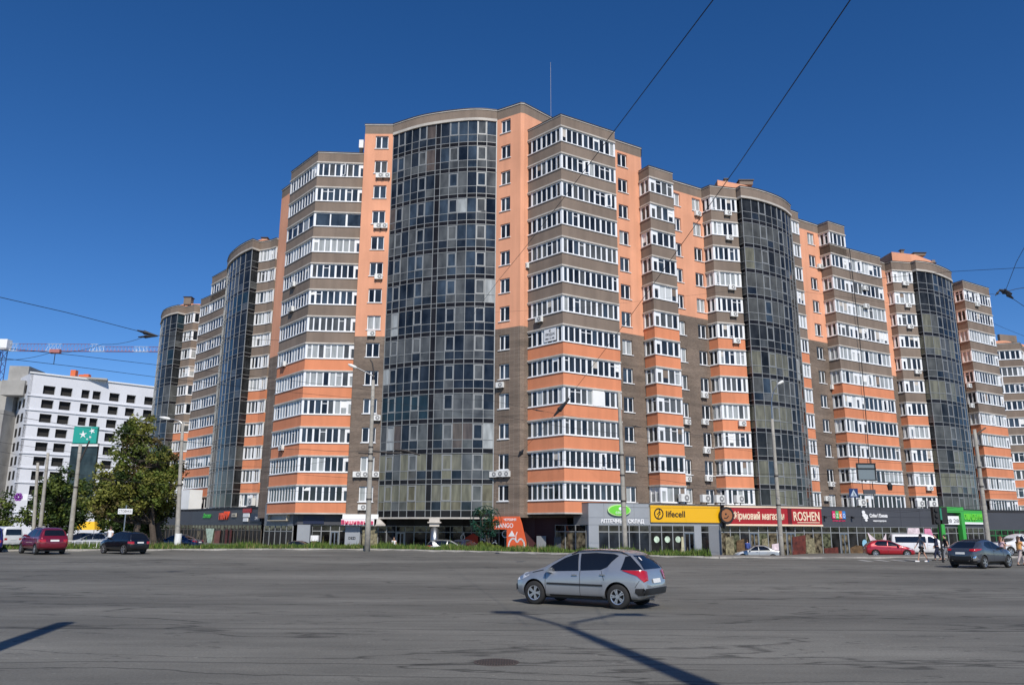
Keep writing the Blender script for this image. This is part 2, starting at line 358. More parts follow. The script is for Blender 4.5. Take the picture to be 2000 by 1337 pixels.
# ------------------------------------------------------------------ apartment building tools
ZS, FH = 4.65, 3.0
def sill(k): return ZS + FH * k
def ztop(n): return 4.6 + FH * n
PANE = {}
def pane_mesh(wd, h_, m):
    key = (round(wd, 2), round(h_, 2), m.name)
    if key not in PANE:
        b = MB(); b.box((0, 0, 0), (wd, .024, h_), m); PANE[key] = b.mesh('window_pane')
    return PANE[key]
def seg(p, q):
    t = Vector(q) - Vector(p); L = t.length; t.normalize(); return L, (t.x, t.y), (t.y, -t.x)
def put_pane(name, parent, p, t, n, u, z, wd, h_, m, out=0.0, tilt=.004):
    o = link(name, pane_mesh(wd, h_, m), parent)
    x = p[0] + t[0] * u + n[0] * out; y = p[1] + t[1] * u + n[1] * out
    o.matrix_basis = Matrix.Translation((x, y, z)) @ Matrix.Rotation(atan2(t[1], t[0]) + random.gauss(0, tilt), 4, 'Z') @ Matrix.Rotation(random.gauss(0, tilt), 4, 'X')
    return o

def wall(root, segs, z1, split, name='wall', z0=3.1, lower=None, upper=None, roofpoly=None, floors=None):
    """segs: list of (p, q, [(u centre, width)], levels) ; one mesh with real openings; windows as parts"""
    lower = lower or BRICK; upper = upper or ORANGE
    mb = MB(); wins = []
    for p, q, ws, nl in segs:
        L, t, n = seg(p, q)
        us = sorted({0, L} | {u + s * w_ / 2 for u, w_ in ws for s in (-1, 1)})
        zsb = {z0, z1, split} | ({z1 - 1.15}) 
        if ws:
            for k in range(nl): zsb |= {sill(k) - .0, sill(k) + 1.55}
        zsb = sorted(z for z in zsb if z0 <= z <= z1)
        for a, b in zip(us, us[1:]):
            uc = (a + b) / 2; inw = any(abs(uc - u) < w_ / 2 for u, w_ in ws)
            for c, d in zip(zsb, zsb[1:]):
                zc = (c + d) / 2
                if inw and any(sill(k) < zc < sill(k) + 1.55 for k in range(nl)): continue
                m = BROWN if zc > z1 - 1.15 else (upper if zc > split else lower)
                P = lambda u, z, o=0: (p[0] + t[0] * u + n[0] * o, p[1] + t[1] * u + n[1] * o, z)
                mb.quad([P(a, c), P(b, c), P(b, d), P(a, d)], m)
        mb.fbox(p, n, t, -.04, L + .04, z1, z1 + .07, -.3, .1, COPE)
        mb.fbox(p, n, t, -.02, L + .02, z1 - .12, z1 - .002, -.1, .07, CORN)
        for u, w_ in ws:
            for k in range(nl):
                z = sill(k); a, b = u - w_ / 2, u + w_ / 2; m = upper if z > split - .5 else lower; P = lambda u, z, o: (p[0] + t[0] * u + n[0] * o, p[1] + t[1] * u + n[1] * o, z)
                for A, B, C_, D in (((a, z), (b, z), 0, 0), ((b, z), (b, z + 1.55), 0, 0), ((b, z + 1.55), (a, z + 1.55), 0, 0), ((a, z + 1.55), (a, z), 0, 0)):
                    mb.quad([P(*A, 0), P(*B, 0), P(*B, -.3), P(*A, -.3)], m)
                wins.append((p, t, n, u, z, w_, k))
    o = part(name, mb, root)
    for p, t, n, u, z, w_, k in wins:
        f = MB(); a, b = u - w_ / 2 + .01, u + w_ / 2 - .01; c = (a + b) / 2 + random.choice((-.06, 0, .0))
        for u0, u1, z_0, z_1 in ((a, b, z + .0, z + .09), (a, b, z + 1.46, z + 1.54), (a, a + .08, z + .09, z + 1.46), (b - .08, b, z + .09, z + 1.46), (c - .07, c + .07, z + .09, z + 1.46)):
            f.fbox(p, n, t, u0, u1, z_0, z_1, -.24, -.15, WHITE)
        f.fbox(p, n, t, a - .1, b + .1, z - .07, z - .003, -.1, .1, WHITE)
        wo = part('window', f, root)
        m1 = pick((4, G_DARK), (3, G_BLUE), (2, G_CURT), (1.2, G_GREY)); m2 = m1 if random.random() < .7 else pick((1, G_DARK), (1, G_BLUE))
        for u0, u1, m in ((a + .08, c - .07, m1), (c + .07, b - .08, m2)):
            put_pane('pane', wo, p, t, n, (u0 + u1) / 2, z + .775, u1 - u0, 1.37, m, out=-.2)
    return o

def bay(root, pts, n, counts, orange_to, indiv=None, bottom=3.5, k0=0, mull=.15, topn=True, mats=None, doors=(), special=None, band2=None):
    """a stack of glazed loggias: one part per floor, its band, cornice, frame and panes below it"""
    for k in range(k0, n):
        z = sill(k); mb = MB(); low = bottom if k == 0 else z - 1.25
        bm = ORBAND if k <= orange_to else BROWN
        mb.ribbon(pts, low + (.0 if k > k0 else 0), z - .04, 0, .25, bm)
        mb.ribbon(pts, z - .04, z + .02, .09, .34, WHITE)
        cm = MB(); cm.ribbon(pts, z + 1.6, z + 1.75, .12, .37, CORN)
        if k == 0: mb.ribbon(pts, bottom - .14, bottom, .06, .4, CORN)
        if k == n - 1:
            cm.ribbon(pts, z + 1.75, z + 2.83, 0, .25, BROWN)
            cm.ribbon(pts, z + 2.83, z + 2.95, .05, .35, CORN); cm.ribbon(pts, z + 2.95, z + 3.01, .1, .45, COPE)
        bo = part('balcony', mb, root); part('cornice', cm, bo)
        fr = MB(); joined = MB(); pl = []
        base = (mats or (lambda k: None))(k) or pick((3, G_DARK), (2, G_GREY), (1.6, G_BLUE), (2.6, G_CURT))
        for si, (p, q) in enumerate(zip(pts, pts[1:])):
            L, t, nn = seg(p, q); c = counts[si]
            if special and (k, si) in special: c = special[(k, si)]
            fr.fbox(p, nn, t, 0, L, z + .02, z + .11, -.14, -.02, WHITE); fr.fbox(p, nn, t, 0, L, z + 1.5, z + 1.6, -.14, -.02, WHITE)
            us = [i * L / c for i in range(c + 1)]
            for i, u in enumerate(us):
                ww = mull * (1.35 if i in (0, c) else (1.3 if (i + k) % 4 == 0 else .85)); u = min(max(u, ww / 2 * .9), L - ww / 2 * .9)
                fr.fbox(p, nn, t, u - ww / 2, u + ww / 2, z + .11, z + 1.5, -.16, .0 if i in (0, c) else -.03, WHITE)
            for i in range(c):
                a, b = us[i] + mull * .4, us[i + 1] - mull * .4
                m = base if random.random() < .66 else pick((4, G_DARK), (2, G_GREY), (2, G_BLUE), (.6 if indiv else 1.4, G_CURT), (.06 if indiv else .3, G_WHITE))
                if (si, i % c if i >= 0 else 0) in doors or (si, i - c) in doors:
                    fr.fbox(p, nn, t, a, b, z + 1.12, z + 1.5, -.13, -.025, WHITE); fr.fbox(p, nn, t, a, a + .09, z + .11, z + 1.12, -.13, -.03, WHITE); fr.fbox(p, nn, t, b - .09, b, z + .11, z + 1.12, -.13, -.03, WHITE)
                elif random.random() < .10:
                    fr.fbox(p, nn, t, a, b, z + 1.15, z + 1.21, -.13, -.03, WHITE)
                if random.random() < (.05 if indiv else .12):
                    hb_ = random.uniform(.3, 1.1); fr.fbox(p, nn, t, a, b, z + 1.5 - hb_, z + 1.5, -.082, -.074, pick((2, CORN), (2, WHITEP), (1, BROWN)))
                if random.random() < .03:
                    lx, ly = b - .12 - a, .3
                    for (f0, f1, g0, g1) in ((0, 1, .15, .22), (0, 1, 1.4, 1.48), (0, .16, .22, 1.4), (.84, 1, .22, 1.4)):
                        fr.hexa([(p[0] + t[0] * u_ + nn[0] * o_, p[1] + t[1] * u_ + nn[1] * o_, z + z_) for z_ in (g0, g1) for u_, o_ in ((a + lx * f0, ly * f0), (a + lx * f1, ly * f1), (a + lx * f1 + .03, ly * f1 + .03), (a + lx * f0 + .03, ly * f0 + .03))], WHITE)
                if indiv and indiv(si): pl.append((p, t, nn, (a + b) / 2, b - a, m))
                else: joined.fbox(p, nn, t, a, b, z + .1, z + 1.51, -.10, -.08, m)
        part('window_frame', fr, bo)
        if joined.v: part('window_glazing', joined, bo)
        for p, t, nn, u, wd, m in pl: put_pane('window_pane', bo, p, t, nn, u, z + .805, wd, 1.42, m, out=-.09)

def catmull(pts, n):
    P = [Vector(p) for p in pts]; P = [P[0] * 2 - P[1]] + P + [P[-1] * 2 - P[-2]]; out = []
    for i in range(1, len(P) - 2):
        for j in range(n):
            t = j / n; a, b, c, d = P[i - 1:i + 3]
            out.append(.5 * ((2 * b) + (c - a) * t + (2 * a - 5 * b + 4 * c - d) * t * t + (3 * b - a - 3 * c + d) * t ** 3))
    out.append(P[-2]); return out
def resample(pts, fr):
    P = catmull(pts, 12); D = [0]
    for a, b in zip(P, P[1:]): D.append(D[-1] + (b - a).length)
    T = D[-1]; tot = sum(fr); cum = [0]
    for f in fr: cum.append(cum[-1] + f / tot * T)
    R = []
    for c in cum:
        i = max(j for j in range(len(D)) if D[j] <= c + 1e-6); i = min(i, len(D) - 2)
        k = (c - D[i]) / (D[i + 1] - D[i]); v = P[i].lerp(P[i + 1], k); R.append((v.x, v.y))
    return R
def curtain(root, pts, n, dark=(), casement=(), indiv=False, choose=None, bottom=4.42, arcpar=True, alu=None):
    """curved glazed front: per floor a part of mullions with the panes under it"""
    alu = alu or ALU
    for k in range(n):
        z = sill(k); fr = MB(); jn = MB(); sp = MB()
        zl = z - .88; zb = z - 1.36 if k else bottom
        zt = z + 1.6 if k < n - 1 else z + 1.95
        cs = choose(k)
        for i, (p, q) in enumerate(zip(pts, pts[1:])):
            L, t, nn = seg(p, q)
            for zz, th in ((z - .03, .06), (zl, .06), (zb, .06)) if zl > zb else ((z - .03, .06),): fr.fbox(p, nn, t, 0, L, zz - th * .4, zz + th * .4, -.05, .03, alu)
            fr.fbox(p, nn, t, -.026, .026, zb, zt, -.06, .045, alu)
            if i == len(pts) - 2: fr.fbox(p, nn, t, L - .05, L + .05, zb, zt, -.06, .07, alu)
            dk = i in dark
            m = G_SPAN if dk else (cs(i) if callable(cs) else cs)
            m2 = G_SPAN if dk else (m if random.random() < .75 else pick((1, G_DARK), (1, G_GREY)))
            if i in casement:
                for u0, u1, z_0, z_1 in ((.05, L - .05, z + .02, z + .1), (.05, L - .05, zt - .16, zt - .08), (.05, .13, z + .1, zt - .16), (L - .13, L - .05, z + .1, zt - .16)):
                    fr.fbox(p, nn, t, u0, u1, z_0, z_1, -.04, .035, alu)
            if zl > zb: sp.fbox(p, nn, t, .035, L - .035, zb + .03, zl - .03, -.05, -.02, G_SPAN)
            if indiv and not dk:
                put_pane('glass_pane', None, p, t, nn, L / 2, (z + zt) / 2, L - .05, zt - z - .02, m, out=-.015, tilt=.016)
                plist.append(COL.objects[-1]); put_pane('lower_pane', None, p, t, nn, L / 2, (zl + z) / 2, L - .05, z - zl - .06, m2, out=-.015, tilt=.016); plist.append(COL.objects[-1])
            else:
                jn.fbox(p, nn, t, .035, L - .035, z, zt, -.04, -.01, m); 
                if zl > zb: jn.fbox(p, nn, t, .035, L - .035, zl + .03, z - .06, -.04, -.01, m2)
        o = part('curtain_wall', fr, root)
        if sp.v: part('spandrel_glass', sp, o)
        if jn.v: part('glazing', jn, o)
        for c in plist: c.parent = o
        plist.clear()
plist = []
def body(root, poly, z1, z0=3.1):
    mb = MB(); mb.prism(poly, z0, z1 - .4, BROWN, ROOF); part('building_core', mb, root)

# ------------------------------------------------------------------ the corner tower
def root_at(pts, name, label):
    x = sum(p[0] for p in pts) / len(pts); y = sum(p[1] for p in pts) / len(pts)
    return thing(name, label, 'apartment building', (round(x, 1), round(y, 1), 0))
def core(root, F, back, z1, z0=3.1):
    body(root, [tuple(p) for p in offset(F, -.36)] + list(back), z1, z0)

RC = root_at([(-8, 90)], 'apartment_building', 'tallest orange and brown corner apartment tower with a broad curved glass front')
arcM = [(-13.5, 82.6), (-10.4, 80.75), (-7.8, 79.8), (-5.2, 79.2), (-3.5, 79.1), (-1.8, 79.4)]
F14 = [(-16.75, 90), (-16.75, 82.6), (-13.5, 82.6)]
F14b = [(-1.8, 79.4), (.8, 77.7), (1.2, 77.8), (9.5, 86)]
core(RC, F14 + resample(arcM, [1] * 8)[1:-1] + F14b, [(2, 98), (-16, 98)], ztop(14))
wall(RC, [(F14[0], F14[1], [], 14), (F14[1], F14[2], [(1.95, 1.45)], 14)], ztop(14), 21.9)
wall(RC, [(F14b[0], F14b[1], [(1.2, 1.25)], 14), (F14b[1], F14b[2], [], 14), (F14b[2], F14b[3], [], 14)], ztop(14), 21.9)
cols = resample(arcM, [.8, 1, 1, 1, 1, 1.1, .62, 1.05, 1.05, 1.05, 1.05, 1.05, 1.1])
def chC(k):
    fl = {0: G_OLIVE, 1: G_OLIVE, 2: None, 3: G_TEAL, 4: G_DARK, 5: G_GREY, 6: G_DARK}.get(k, None)
    def f(i):
        if k == 0 or k == 1: return G_OLIVE if random.random() < .8 else G_GREY
        if k == 2: return pick((3, G_TAUPE), (2, G_GREY), (1, G_DARK), (.4, G_CURT))
        if k == 3: return G_TEAL if i < 7 else pick((2, G_GREY), (1, G_DARK), (1, G_BLUE))
        if fl: return fl if random.random() < .65 else pick((2, G_DARK), (1.2, G_GREY), (.3, G_CURT))
        if i < 6: return pick((3.6, G_DARK), (2.6, G_BLUE), (1, G_TAUPE), (1.8, G_GREY))
        return pick((1.4, G_DARK), (4, G_BLUE), (3.4, G_GREY), (1, G_CURT))
    return f
curtain(RC, cols, 14, dark=(6,), casement=(1, 4, 8, 11), indiv=True, choose=chC, bottom=3.1)
mb = MB()
cp = [tuple(p) for p in resample(arcM, [1] * 26)]
mb.ribbon(cp, ztop(14) - 1.05, ztop(14) - .12, .12, .5, BROWN); mb.ribbon(cp, ztop(14) - .12, ztop(14), .18, .5, CORN); mb.ribbon(cp, ztop(14), ztop(14) + .07, .22, .6, COPE)
mb.ribbon(cp, ztop(14) - 1.35, ztop(14) - 1.05, .16, .5, CORN); part('parapet', mb, RC)
mb = MB(); mb.ribbon(cp, 2.96, 3.1, .1, .6, CORN); part('soffit_edge', mb, RC)
# left bay
Lb = [(-26.6, 88.75), (-22.1, 83.4), (-16.75, 83.75)]
FL = [(-29.2, 94.1), (-24.6, 88.6), (-21.4, 85.1), (-16.75, 85.0)]
core(RC, FL, [(-16.7, 97), (-22, 99)], ztop(13))
wall(RC, [(FL[0], FL[1], [], 13), (FL[1], FL[2], [], 13), (FL[2], FL[3], [], 13)], ztop(13), 21.9)
def mL(k): return {0: G_DARK, 1: G_DARK, 2: G_DARK, 3: G_CURT, 4: G_CURT, 5: G_CURT, 6: G_GREY, 7: G_BLUE, 8: G_BLUE, 9: G_CURT, 10: G_BLUE, 11: G_BLUE, 12: G_BLUE}[k]
bay(RC, Lb, 13, [10, 8], 5, indiv=lambda s: s == 1, bottom=3.55, mats=mL, doors=((1, 7),), special={(10, 0): 5, (10, 1): 3}, mull=.16)
# right bay
Cb = [(1.0, 78.8), (4.9, 74.7), (10.9, 78.4)]
FC = [(1.3, 79.2), (5.2, 77.2), (10.7, 79.85), (14.3, 82.1), (14.6, 84)]
core(RC, FC, [(12, 94), (2, 92)], ztop(13))
wall(RC, [(FC[0], FC[1], [], 13), (FC[1], FC[2], [], 13), (FC[2], FC[3], [(1.5, 1.35)], 13), (FC[3], FC[4], [], 13)], ztop(13), 21.9)
def mC(k): return {0: G_DARK, 1: G_DARK, 2: G_GREY, 3: G_GREY, 4: G_DARK, 5: G_DARK, 6: G_GREY, 7: G_DARK, 8: G_GREY}.get(k, G_DARK)
bay(RC, Cb, 13, [8, 10], 5, indiv=lambda s: s == 1, bottom=3.55, mats=mC, mull=.17)
# ------------------------------------------------------------------ right wing, first section
R1 = root_at([(25, 95)], 'apartment_building', 'twelve storey section right of the corner tower, with a narrow dark glass bow front')
FR = [(13.9, 82.6), (15.4, 82.9), (18.0, 83.9), (21.9, 86.3), (26.2, 87.6), (30.5, 89.6), (34.3, 93.3), (36.1, 95.2), (39.7, 97.5), (40.6, 99.5)]
core(R1, FR, [(34, 108), (12, 94)], ztop(12))
wall(R1, [(FR[i], FR[i + 1], {2: [(.55, 1.15), (3.65, 1.3)], 7: [(2.55, 1.35)]}.get(i, []), 12) for i in range(len(FR) - 1)], ztop(12), 24.9)
bay(R1, [(13.95, 81.75), (14.8, 80.3), (17.75, 82.15)], 12, [2, 4], 6, bottom=3.9, doors=((1, 0),), mull=.17, mats=lambda k: G_GREY if k in (10, 11) else None)
bay(R1, [(21.75, 86.5), (22.65, 85.3), (25.85, 86.1)], 12, [2, 5], 6, bottom=3.9, mull=.2)
gl = resample([(26.3, 85.6), (27.8, 86.1), (30.0, 87.35), (32.2, 89.1), (33.8, 91.1)], [1.1, 1, 1, 1, .95, .95, .9, .9, .9])
glp = [(25.85, 86.6)] + gl
def chR(k):
    fl = pick((4, G_OLIVE), (1.4, G_WDARK), (1.2, G_WGREY)) if k <= 4 else pick((3, G_WDARK), (4, G_WGREY), (1, G_OLIVE))
    return lambda i: (fl if i < 6 else G_WDARK) if random.random() < .72 else pick((3, G_WDARK), (3, G_WGREY), (1, G_OLIVE), (.6, G_BLUE), (.2, G_CURT))
curtain(R1, glp, 12, casement=(3, 6), choose=chR)
def par(root, pts, z):
    mb = MB(); mb.ribbon(pts, z - 1.15, z - .12, .12, .5, BROWN); mb.ribbon(pts, z - .12, z, .18, .5, CORN); mb.ribbon(pts, z, z + .07, .22, .6, COPE); mb.ribbon(pts, z - 1.4, z - 1.15, .2, .5, CORN); part('parapet', mb, root)
par(R1, glp, ztop(12))
bay(R1, [(33.9, 92.2), (34.4, 92.4), (35.6, 93.3)], 12, [1, 2], 6, bottom=3.9, mull=.2)
def penthouse(root, poly, z0, z1, tilt, chim, name='penthouse'):
    mb = MB(); n = len(poly); zt = [z1 + tilt * (p[0] - poly[0][0]) for p in poly]
    for i in range(n):
        a, b = poly[i], poly[(i + 1) % n]; mb.quad([(*a, z0), (*b, z0), (*b, zt[(i + 1) % n]), (*a, zt[i])], ORANGE)
    mb.quad([(*p, z) for p, z in zip(poly, zt)], ORANGE)
    for x, y, h_, w_ in chim: mb.box((x, y, z1 + h_ / 2), (w_, w_, h_ + .3), BROWN); mb.box((x, y, z1 + h_ + .22), (w_ + .25, w_ + .25, .1), COPE)
    part(name, mb, root)
penthouse(R1, [(24.3, 87.9), (27.6, 88.2), (30.6, 89.6), (33.0, 92.4), (31, 97), (24.4, 96)], ztop(12) - .3, ztop(12) + 1.9, -.15, [(28.0, 89.6, .2, 1.6), (31.2, 91.6, -.9, .35), (25.6, 88.9, .3, .35)])
# ------------------------------------------------------------------ right wing, second section
R2 = root_at([(50, 108)], 'apartment_building', 'middle section of the right wing, its top storey covering one corner only')
FS = [(39.4, 98.6), (43.2, 99.4), (46.5, 101), (49.2, 102.4), (50.8, 103.6), (54.3, 105), (58.5, 106.6), (61.8, 109)]
core(R2, FS[:2], [(42, 112), (38, 108)], ztop(12)); core(R2, FS[1:], [(60, 120), (46, 114)], ztop(11))
wall(R2, [(FS[0], FS[1], [], 12), (FS[1], (42.8, 101.5), [], 12)], ztop(12), 24.9)
wall(R2, [(FS[i], FS[i + 1], [], 11) for i in range(1, 7)], ztop(11), 21.9)
bay(R2, [(39.6, 97.4), (40.4, 96.05), (43.2, 97.8)], 12, [2, 4], 6, bottom=3.9, k0=11, mull=.2)
bay(R2, [(39.6, 97.4), (40.4, 96.05), (43.2, 97.8), (49.1, 101.2)], 11, [2, 4, 8], 5, bottom=3.9, doors=((1, 3), (2, 0)), mull=.19)
bay(R2, [(50.6, 104.0), (51.3, 102.75), (54.2, 103.25)], 11, [2, 4], 4, bottom=3.9, doors=((1, 0),), mull=.2)
g2 = [(54.1, 103.7)] + resample([(54.6, 102.7), (56.9, 103.5), (59.7, 105.5), (61.7, 107.3), (62.4, 108.6)], [1.1, 1, 1, 1, .95, .95, .9, .9])
curtain(R2, g2, 11, casement=(3, 6), choose=chR); par(R2, g2, ztop(11))
penthouse(R2, [(52.6, 104.9), (55.8, 104.8), (58.6, 106.2), (61.0, 108.6), (57, 114), (52, 112)], ztop(11) - .3, ztop(11) + 2.1, -.13, [(54.6, 106.0, .4, .4), (57.0, 106.6, .0, 1.6), (59.9, 108, -.8, .45)])
# ------------------------------------------------------------------ right wing, third section
R3 = root_at([(68, 118)], 'apartment_building', 'section near the right edge with one broad glazed bay beyond the last bow front')
F3 = [(62.0, 108.8), (65, 112.9), (68, 114.2), (71.8, 116.6), (71.4, 119.4)]
core(R3, F3, [(66, 126), (58, 118)], ztop(11)); wall(R3, [(F3[i], F3[i + 1], [], 11) for i in range(4)], ztop(11), 21.9)
bay(R3, [(65.0, 112.6), (65.6, 111.15), (71.7, 115.0)], 11, [2, 10], 4, bottom=3.9, doors=((1, 9),), mull=.18)
# far end
R4 = root_at([(92, 144)], 'apartment_building', 'lower end section of the complex cut off by the right edge of the photo')
F4 = [(84.5, 140.5), (92.6, 140.9), (100, 146)]
core(R4, F4, [(96, 160), (80, 156)], ztop(10)); wall(R4, [(F4[0], F4[1], [], 10), (F4[1], F4[2], [(2.4, 1.4)], 10)], ztop(10), 18.9)
bay(R4, [(85.9, 138.7), (89.9, 137.6), (92.3, 140.6)], 10, [5, 3], 3, bottom=3.9, mull=.2)
mb = MB(); mb.prism([(86, 142), (90, 141.5), (96, 145), (90, 150)], ztop(10) - .3, ztop(10) + 1.3, ORANGE, ROOF); mb.box((91, 142.5, ztop(10) + 1.9), (4, .5, 1.3), BROWN, .3); part('penthouse', mb, R4)
# ------------------------------------------------------------------ left wing
L1 = root_at([(-36, 118)], 'apartment_building', 'section left of the corner tower with a tall dark glass bow and long loggias')
F1 = [(-50.2, 124.4), (-47.4, 121.6), (-42.5, 116.4), (-40.2, 111.4), (-35.2, 105.9), (-31.9, 104.9), (-28.2, 99)]
core(L1, F1[1:], [(-27, 112), (-40, 128)], ztop(12)); core(L1, F1[:2], [(-44, 130), (-48, 130)], ztop(11))
wall(L1, [(F1[i], F1[i + 1], [], 12) for i in range(1, 6)], ztop(12), 21.9); wall(L1, [(F1[0], F1[1], [], 11)], ztop(11), 21.9)
bay(L1, [(-35.0, 104.7), (-33.2, 103.9), (-32.2, 103.1)], 12, [3, 2], 5, bottom=3.9, mull=.2)
g3 = resample([(-42.4, 113.3), (-40.9, 110.1), (-38.9, 107.2), (-37.3, 105.3), (-35.7, 103.8)], [.9, .9, .9, 1, 1, 1, 1.1, 1.1]) + [(-35.0, 104.8)]
def chL(k):
    fl = pick((4, G_WDARK), (2, G_WGREY), (1, G_TEAL))
    return lambda i: fl if random.random() < .7 else pick((5, G_WDARK), (1, G_BLUE), (2, G_TEAL), (2, G_WGREY))
curtain(L1, g3, 12, casement=(4,), choose=chL); par(L1, g3, ztop(12))
bay(L1, [(-47.6, 121.0), (-43.0, 115.9), (-42.4, 116.1)], 12, [7, 1], 5, bottom=3.9, k0=11, mull=.2)
bay(L1, [(-50.0, 123.4), (-47.6, 121.0), (-43.0, 115.9), (-42.4, 116.1)], 11, [4, 7, 1], 4, bottom=3.9, mull=.2)
penthouse(L1, [(-38, 108.5), (-35.5, 107), (-33, 108), (-33, 112), (-38, 113)], ztop(12) - .3, ztop(12) + 1.3, .0, [(-35.6, 108.5, .4, .8)])
L2 = root_at([(-55, 135)], 'apartment_building', 'farthest left section with a slim dark glass bow, partly behind the big tree')
F2 = [(-62, 137), (-58.4, 131.5), (-54.6, 128.2), (-51.6, 127.8), (-50, 125)]
core(L2, F2, [(-48, 132), (-56, 142)], ztop(11)); wall(L2, [(F2[i], F2[i + 1], [], 11) for i in range(4)], ztop(11), 21.9)
bay(L2, [(-54.2, 127.75), (-52.2, 126.35), (-51.2, 126.9)], 11, [3, 1], 4, bottom=3.9, mull=.2)
g4 = resample([(-61, 134.4), (-58.7, 130.1), (-56.4, 127.7), (-55.0, 126.8)], [.9, .9, 1, 1, 1, 1]) + [(-54.2, 127.9)]
curtain(L2, g4, 11, casement=(3,), choose=chL); par(L2, g4, ztop(11))
penthouse(L2, [(-57, 130.5), (-55, 129.2), (-52.5, 129.4), (-53, 133), (-57, 134)], ztop(11) - .3, ztop(11) + 1.0, 0, [(-54.6, 129.6, .9, 1.2)])

# ------------------------------------------------------------------ ground floor shops
def shopfront(root, p, q, z0, z1, n, rail=None, m=None, fm=None, pm=None, doors=(), name='shop_window', out=0.0):
    L, t, nn = seg(p, q); fr = MB(); fm = fm or ALU
    rail = z1 - .62 if rail is None else rail
    us = [L * i / n for i in range(n + 1)]
    for i, u in enumerate(us): fr.fbox(p, nn, t, max(0, u - .04), min(L, u + .04), z0, z1, -.12 + out, .0 + out, fm)
    fr.fbox(p, nn, t, 0, L, z1 - .06, z1, -.11 + out, -.01 + out, fm); fr.fbox(p, nn, t, 0, L, rail - .04, rail + .04, -.11 + out, -.01 + out, fm); fr.fbox(p, nn, t, 0, L, z0, z0 + .1, -.11 + out, -.01 + out, fm)
    for i in doors:
        a, b = us[i] + .06, us[i + 1] - .06; c = (a + b) / 2
        for u0, u1 in ((a, a + .09), (b - .09, b), (c - .05, c + .05)): fr.fbox(p, nn, t, u0, u1, z0 + .1, rail - .05, -.09 + out, .02 + out, STEEL if fm is ALU else fm)
        fr.fbox(p, nn, t, a, b, rail - .16, rail - .05, -.08 + out, .03 + out, STEEL if fm is ALU else fm)
        fr.fbox(p, nn, t, c + .07, c + .1, z0 + .9, z0 + 1.3, .02 + out, .06 + out, STEEL)
    o = part(name, fr, root)
    for i in range(n):
        a, b = us[i] + .04, us[i + 1] - .04; mm = (pm(i) if pm else None) or m or G_SHOP
        g = MB(); g.fbox(p, nn, t, a, b, z0 + .1, rail - .04, -.08 + out, -.055 + out, mm); part('glass_pane', g, o)
        g = MB(); g.fbox(p, nn, t, a, b, rail + .04, z1 - .06, -.08 + out, -.055 + out, G_SHOP); part('transom_pane', g, o)
    return o
def shop(name, label, p):
    return thing(name, label, 'shop unit', (p[0], p[1], -.5))
PR = [(7.1, 74.9), (12.9, 76.4), (20.4, 79.7), (31.6, 83.3), (46.1, 88.1), (48.5, 89.2), (54.3, 93.0), (59.3, 94.4), (80, 104)]
TF, BF = 4.4, 2.45
def podium(root, pts, m, z0=None, top=TF, bot=BF, depth=.6, base=-.9):
    mb = MB(); mb.ribbon(pts, bot, top, 0, depth, m); mb.ribbon(pts, top, top + .05, .05, depth + .1, DKALU); part('fascia', mb, root)
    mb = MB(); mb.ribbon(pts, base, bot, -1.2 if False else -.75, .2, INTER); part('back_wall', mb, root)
def roofslab(root, pts, back, z=TF - .03):
    mb = MB(); mb.prism(list(pts) + list(back), z - .25, z - .02, ROOF); part('flat_roof', mb, root)
def along(p, q, u):
    L, t, n = seg(p, q); return (p[0] + t[0] * u, p[1] + t[1] * u)
def panel_lines(root, p, q, rows, step, z0, z1, m):
    """cladding cassettes with open joints"""
    L, t, n = seg(p, q); c = max(1, round(L / step)); 
    for i in range(c):
        for (a, b) in rows:
            g = MB(); g.fbox(p, n, t, L * i / c + .012, L * (i + 1) / c - .012, a + .012, b - .012, .004, .03, m); part('cladding_panel', g, root)

s1 = shop('shop_pavilion', 'pale grey shop front with a green oval sign, right of the glazed corner bay', PR[0])
podium(s1, [(5.9, 76.9), PR[0], PR[1]], GREY2); panel_lines(s1, PR[0], PR[1], [(BF, 3.1), (3.1, TF)], 1.5, BF, TF, GREY2)
panel_lines(s1, (5.9, 76.9), PR[0], [(BF, 3.1), (3.1, TF)], 1.0, BF, TF, GREY)  # darker grey on the left return: its shade put into the colour
roofslab(s1, [(5.9, 76.9), PR[0], PR[1]], [(13.5, 81), (8, 80)])
a1 = along(PR[0], PR[1], .95)
mb = MB(); L, t, n = seg(PR[0], PR[1]); mb.fbox(PR[0], n, t, 0, .95, -.9, BF, -.5, 0, GREY2); part('pillar', mb, s1)
shopfront(s1, a1, PR[1], -.9, BF, 5, m=G_DARK); shopfront(s1, (4.2, 78.4), (6.9, 75.5), -.9, BF, 3, m=G_SHOP2)
s2 = shop('shop_pavilion', 'grey shop front under the long yellow fascia sign', PR[1])
podium(s2, [PR[1], PR[2]], GREY2); roofslab(s2, [PR[1], PR[2]], [(19, 83), (13.5, 81)])
L, t, n = seg(PR[1], PR[2])
mb = MB(); mb.fbox(PR[1], n, t, 5.1, 5.85, -.9, BF, -.5, 0, GREY2); part('pillar', mb, s2); mb = MB(); mb.fbox(PR[1], n, t, 6.8, 8.15, -.9, BF, -.5, .02, GREY); part('pillar', mb, s2)
shopfront(s2, along(PR[1], PR[2], .1), along(PR[1], PR[2], 5.1), -.9, BF, 4, pm=lambda i: G_SHOP if i == 3 else G_SHOP, doors=(3,)); shopfront(s2, along(PR[1], PR[2], 5.85), along(PR[1], PR[2], 6.8), -.9, BF, 1)
s3 = shop('shop_pavilion', 'shop front with crowded display windows under the red sign with cream letters', PR[2])
podium(s3, [PR[2], PR[3]], GREY); roofslab(s3, [PR[2], PR[3]], [(29, 87), (19, 83)])
shopfront(s3, PR[2], PR[3], -.9, BF, 11, pm=lambda i: pick((1, G_SHOP), (3, G_SHOP2), (3, G_SHOP3)), doors=(3, 7))
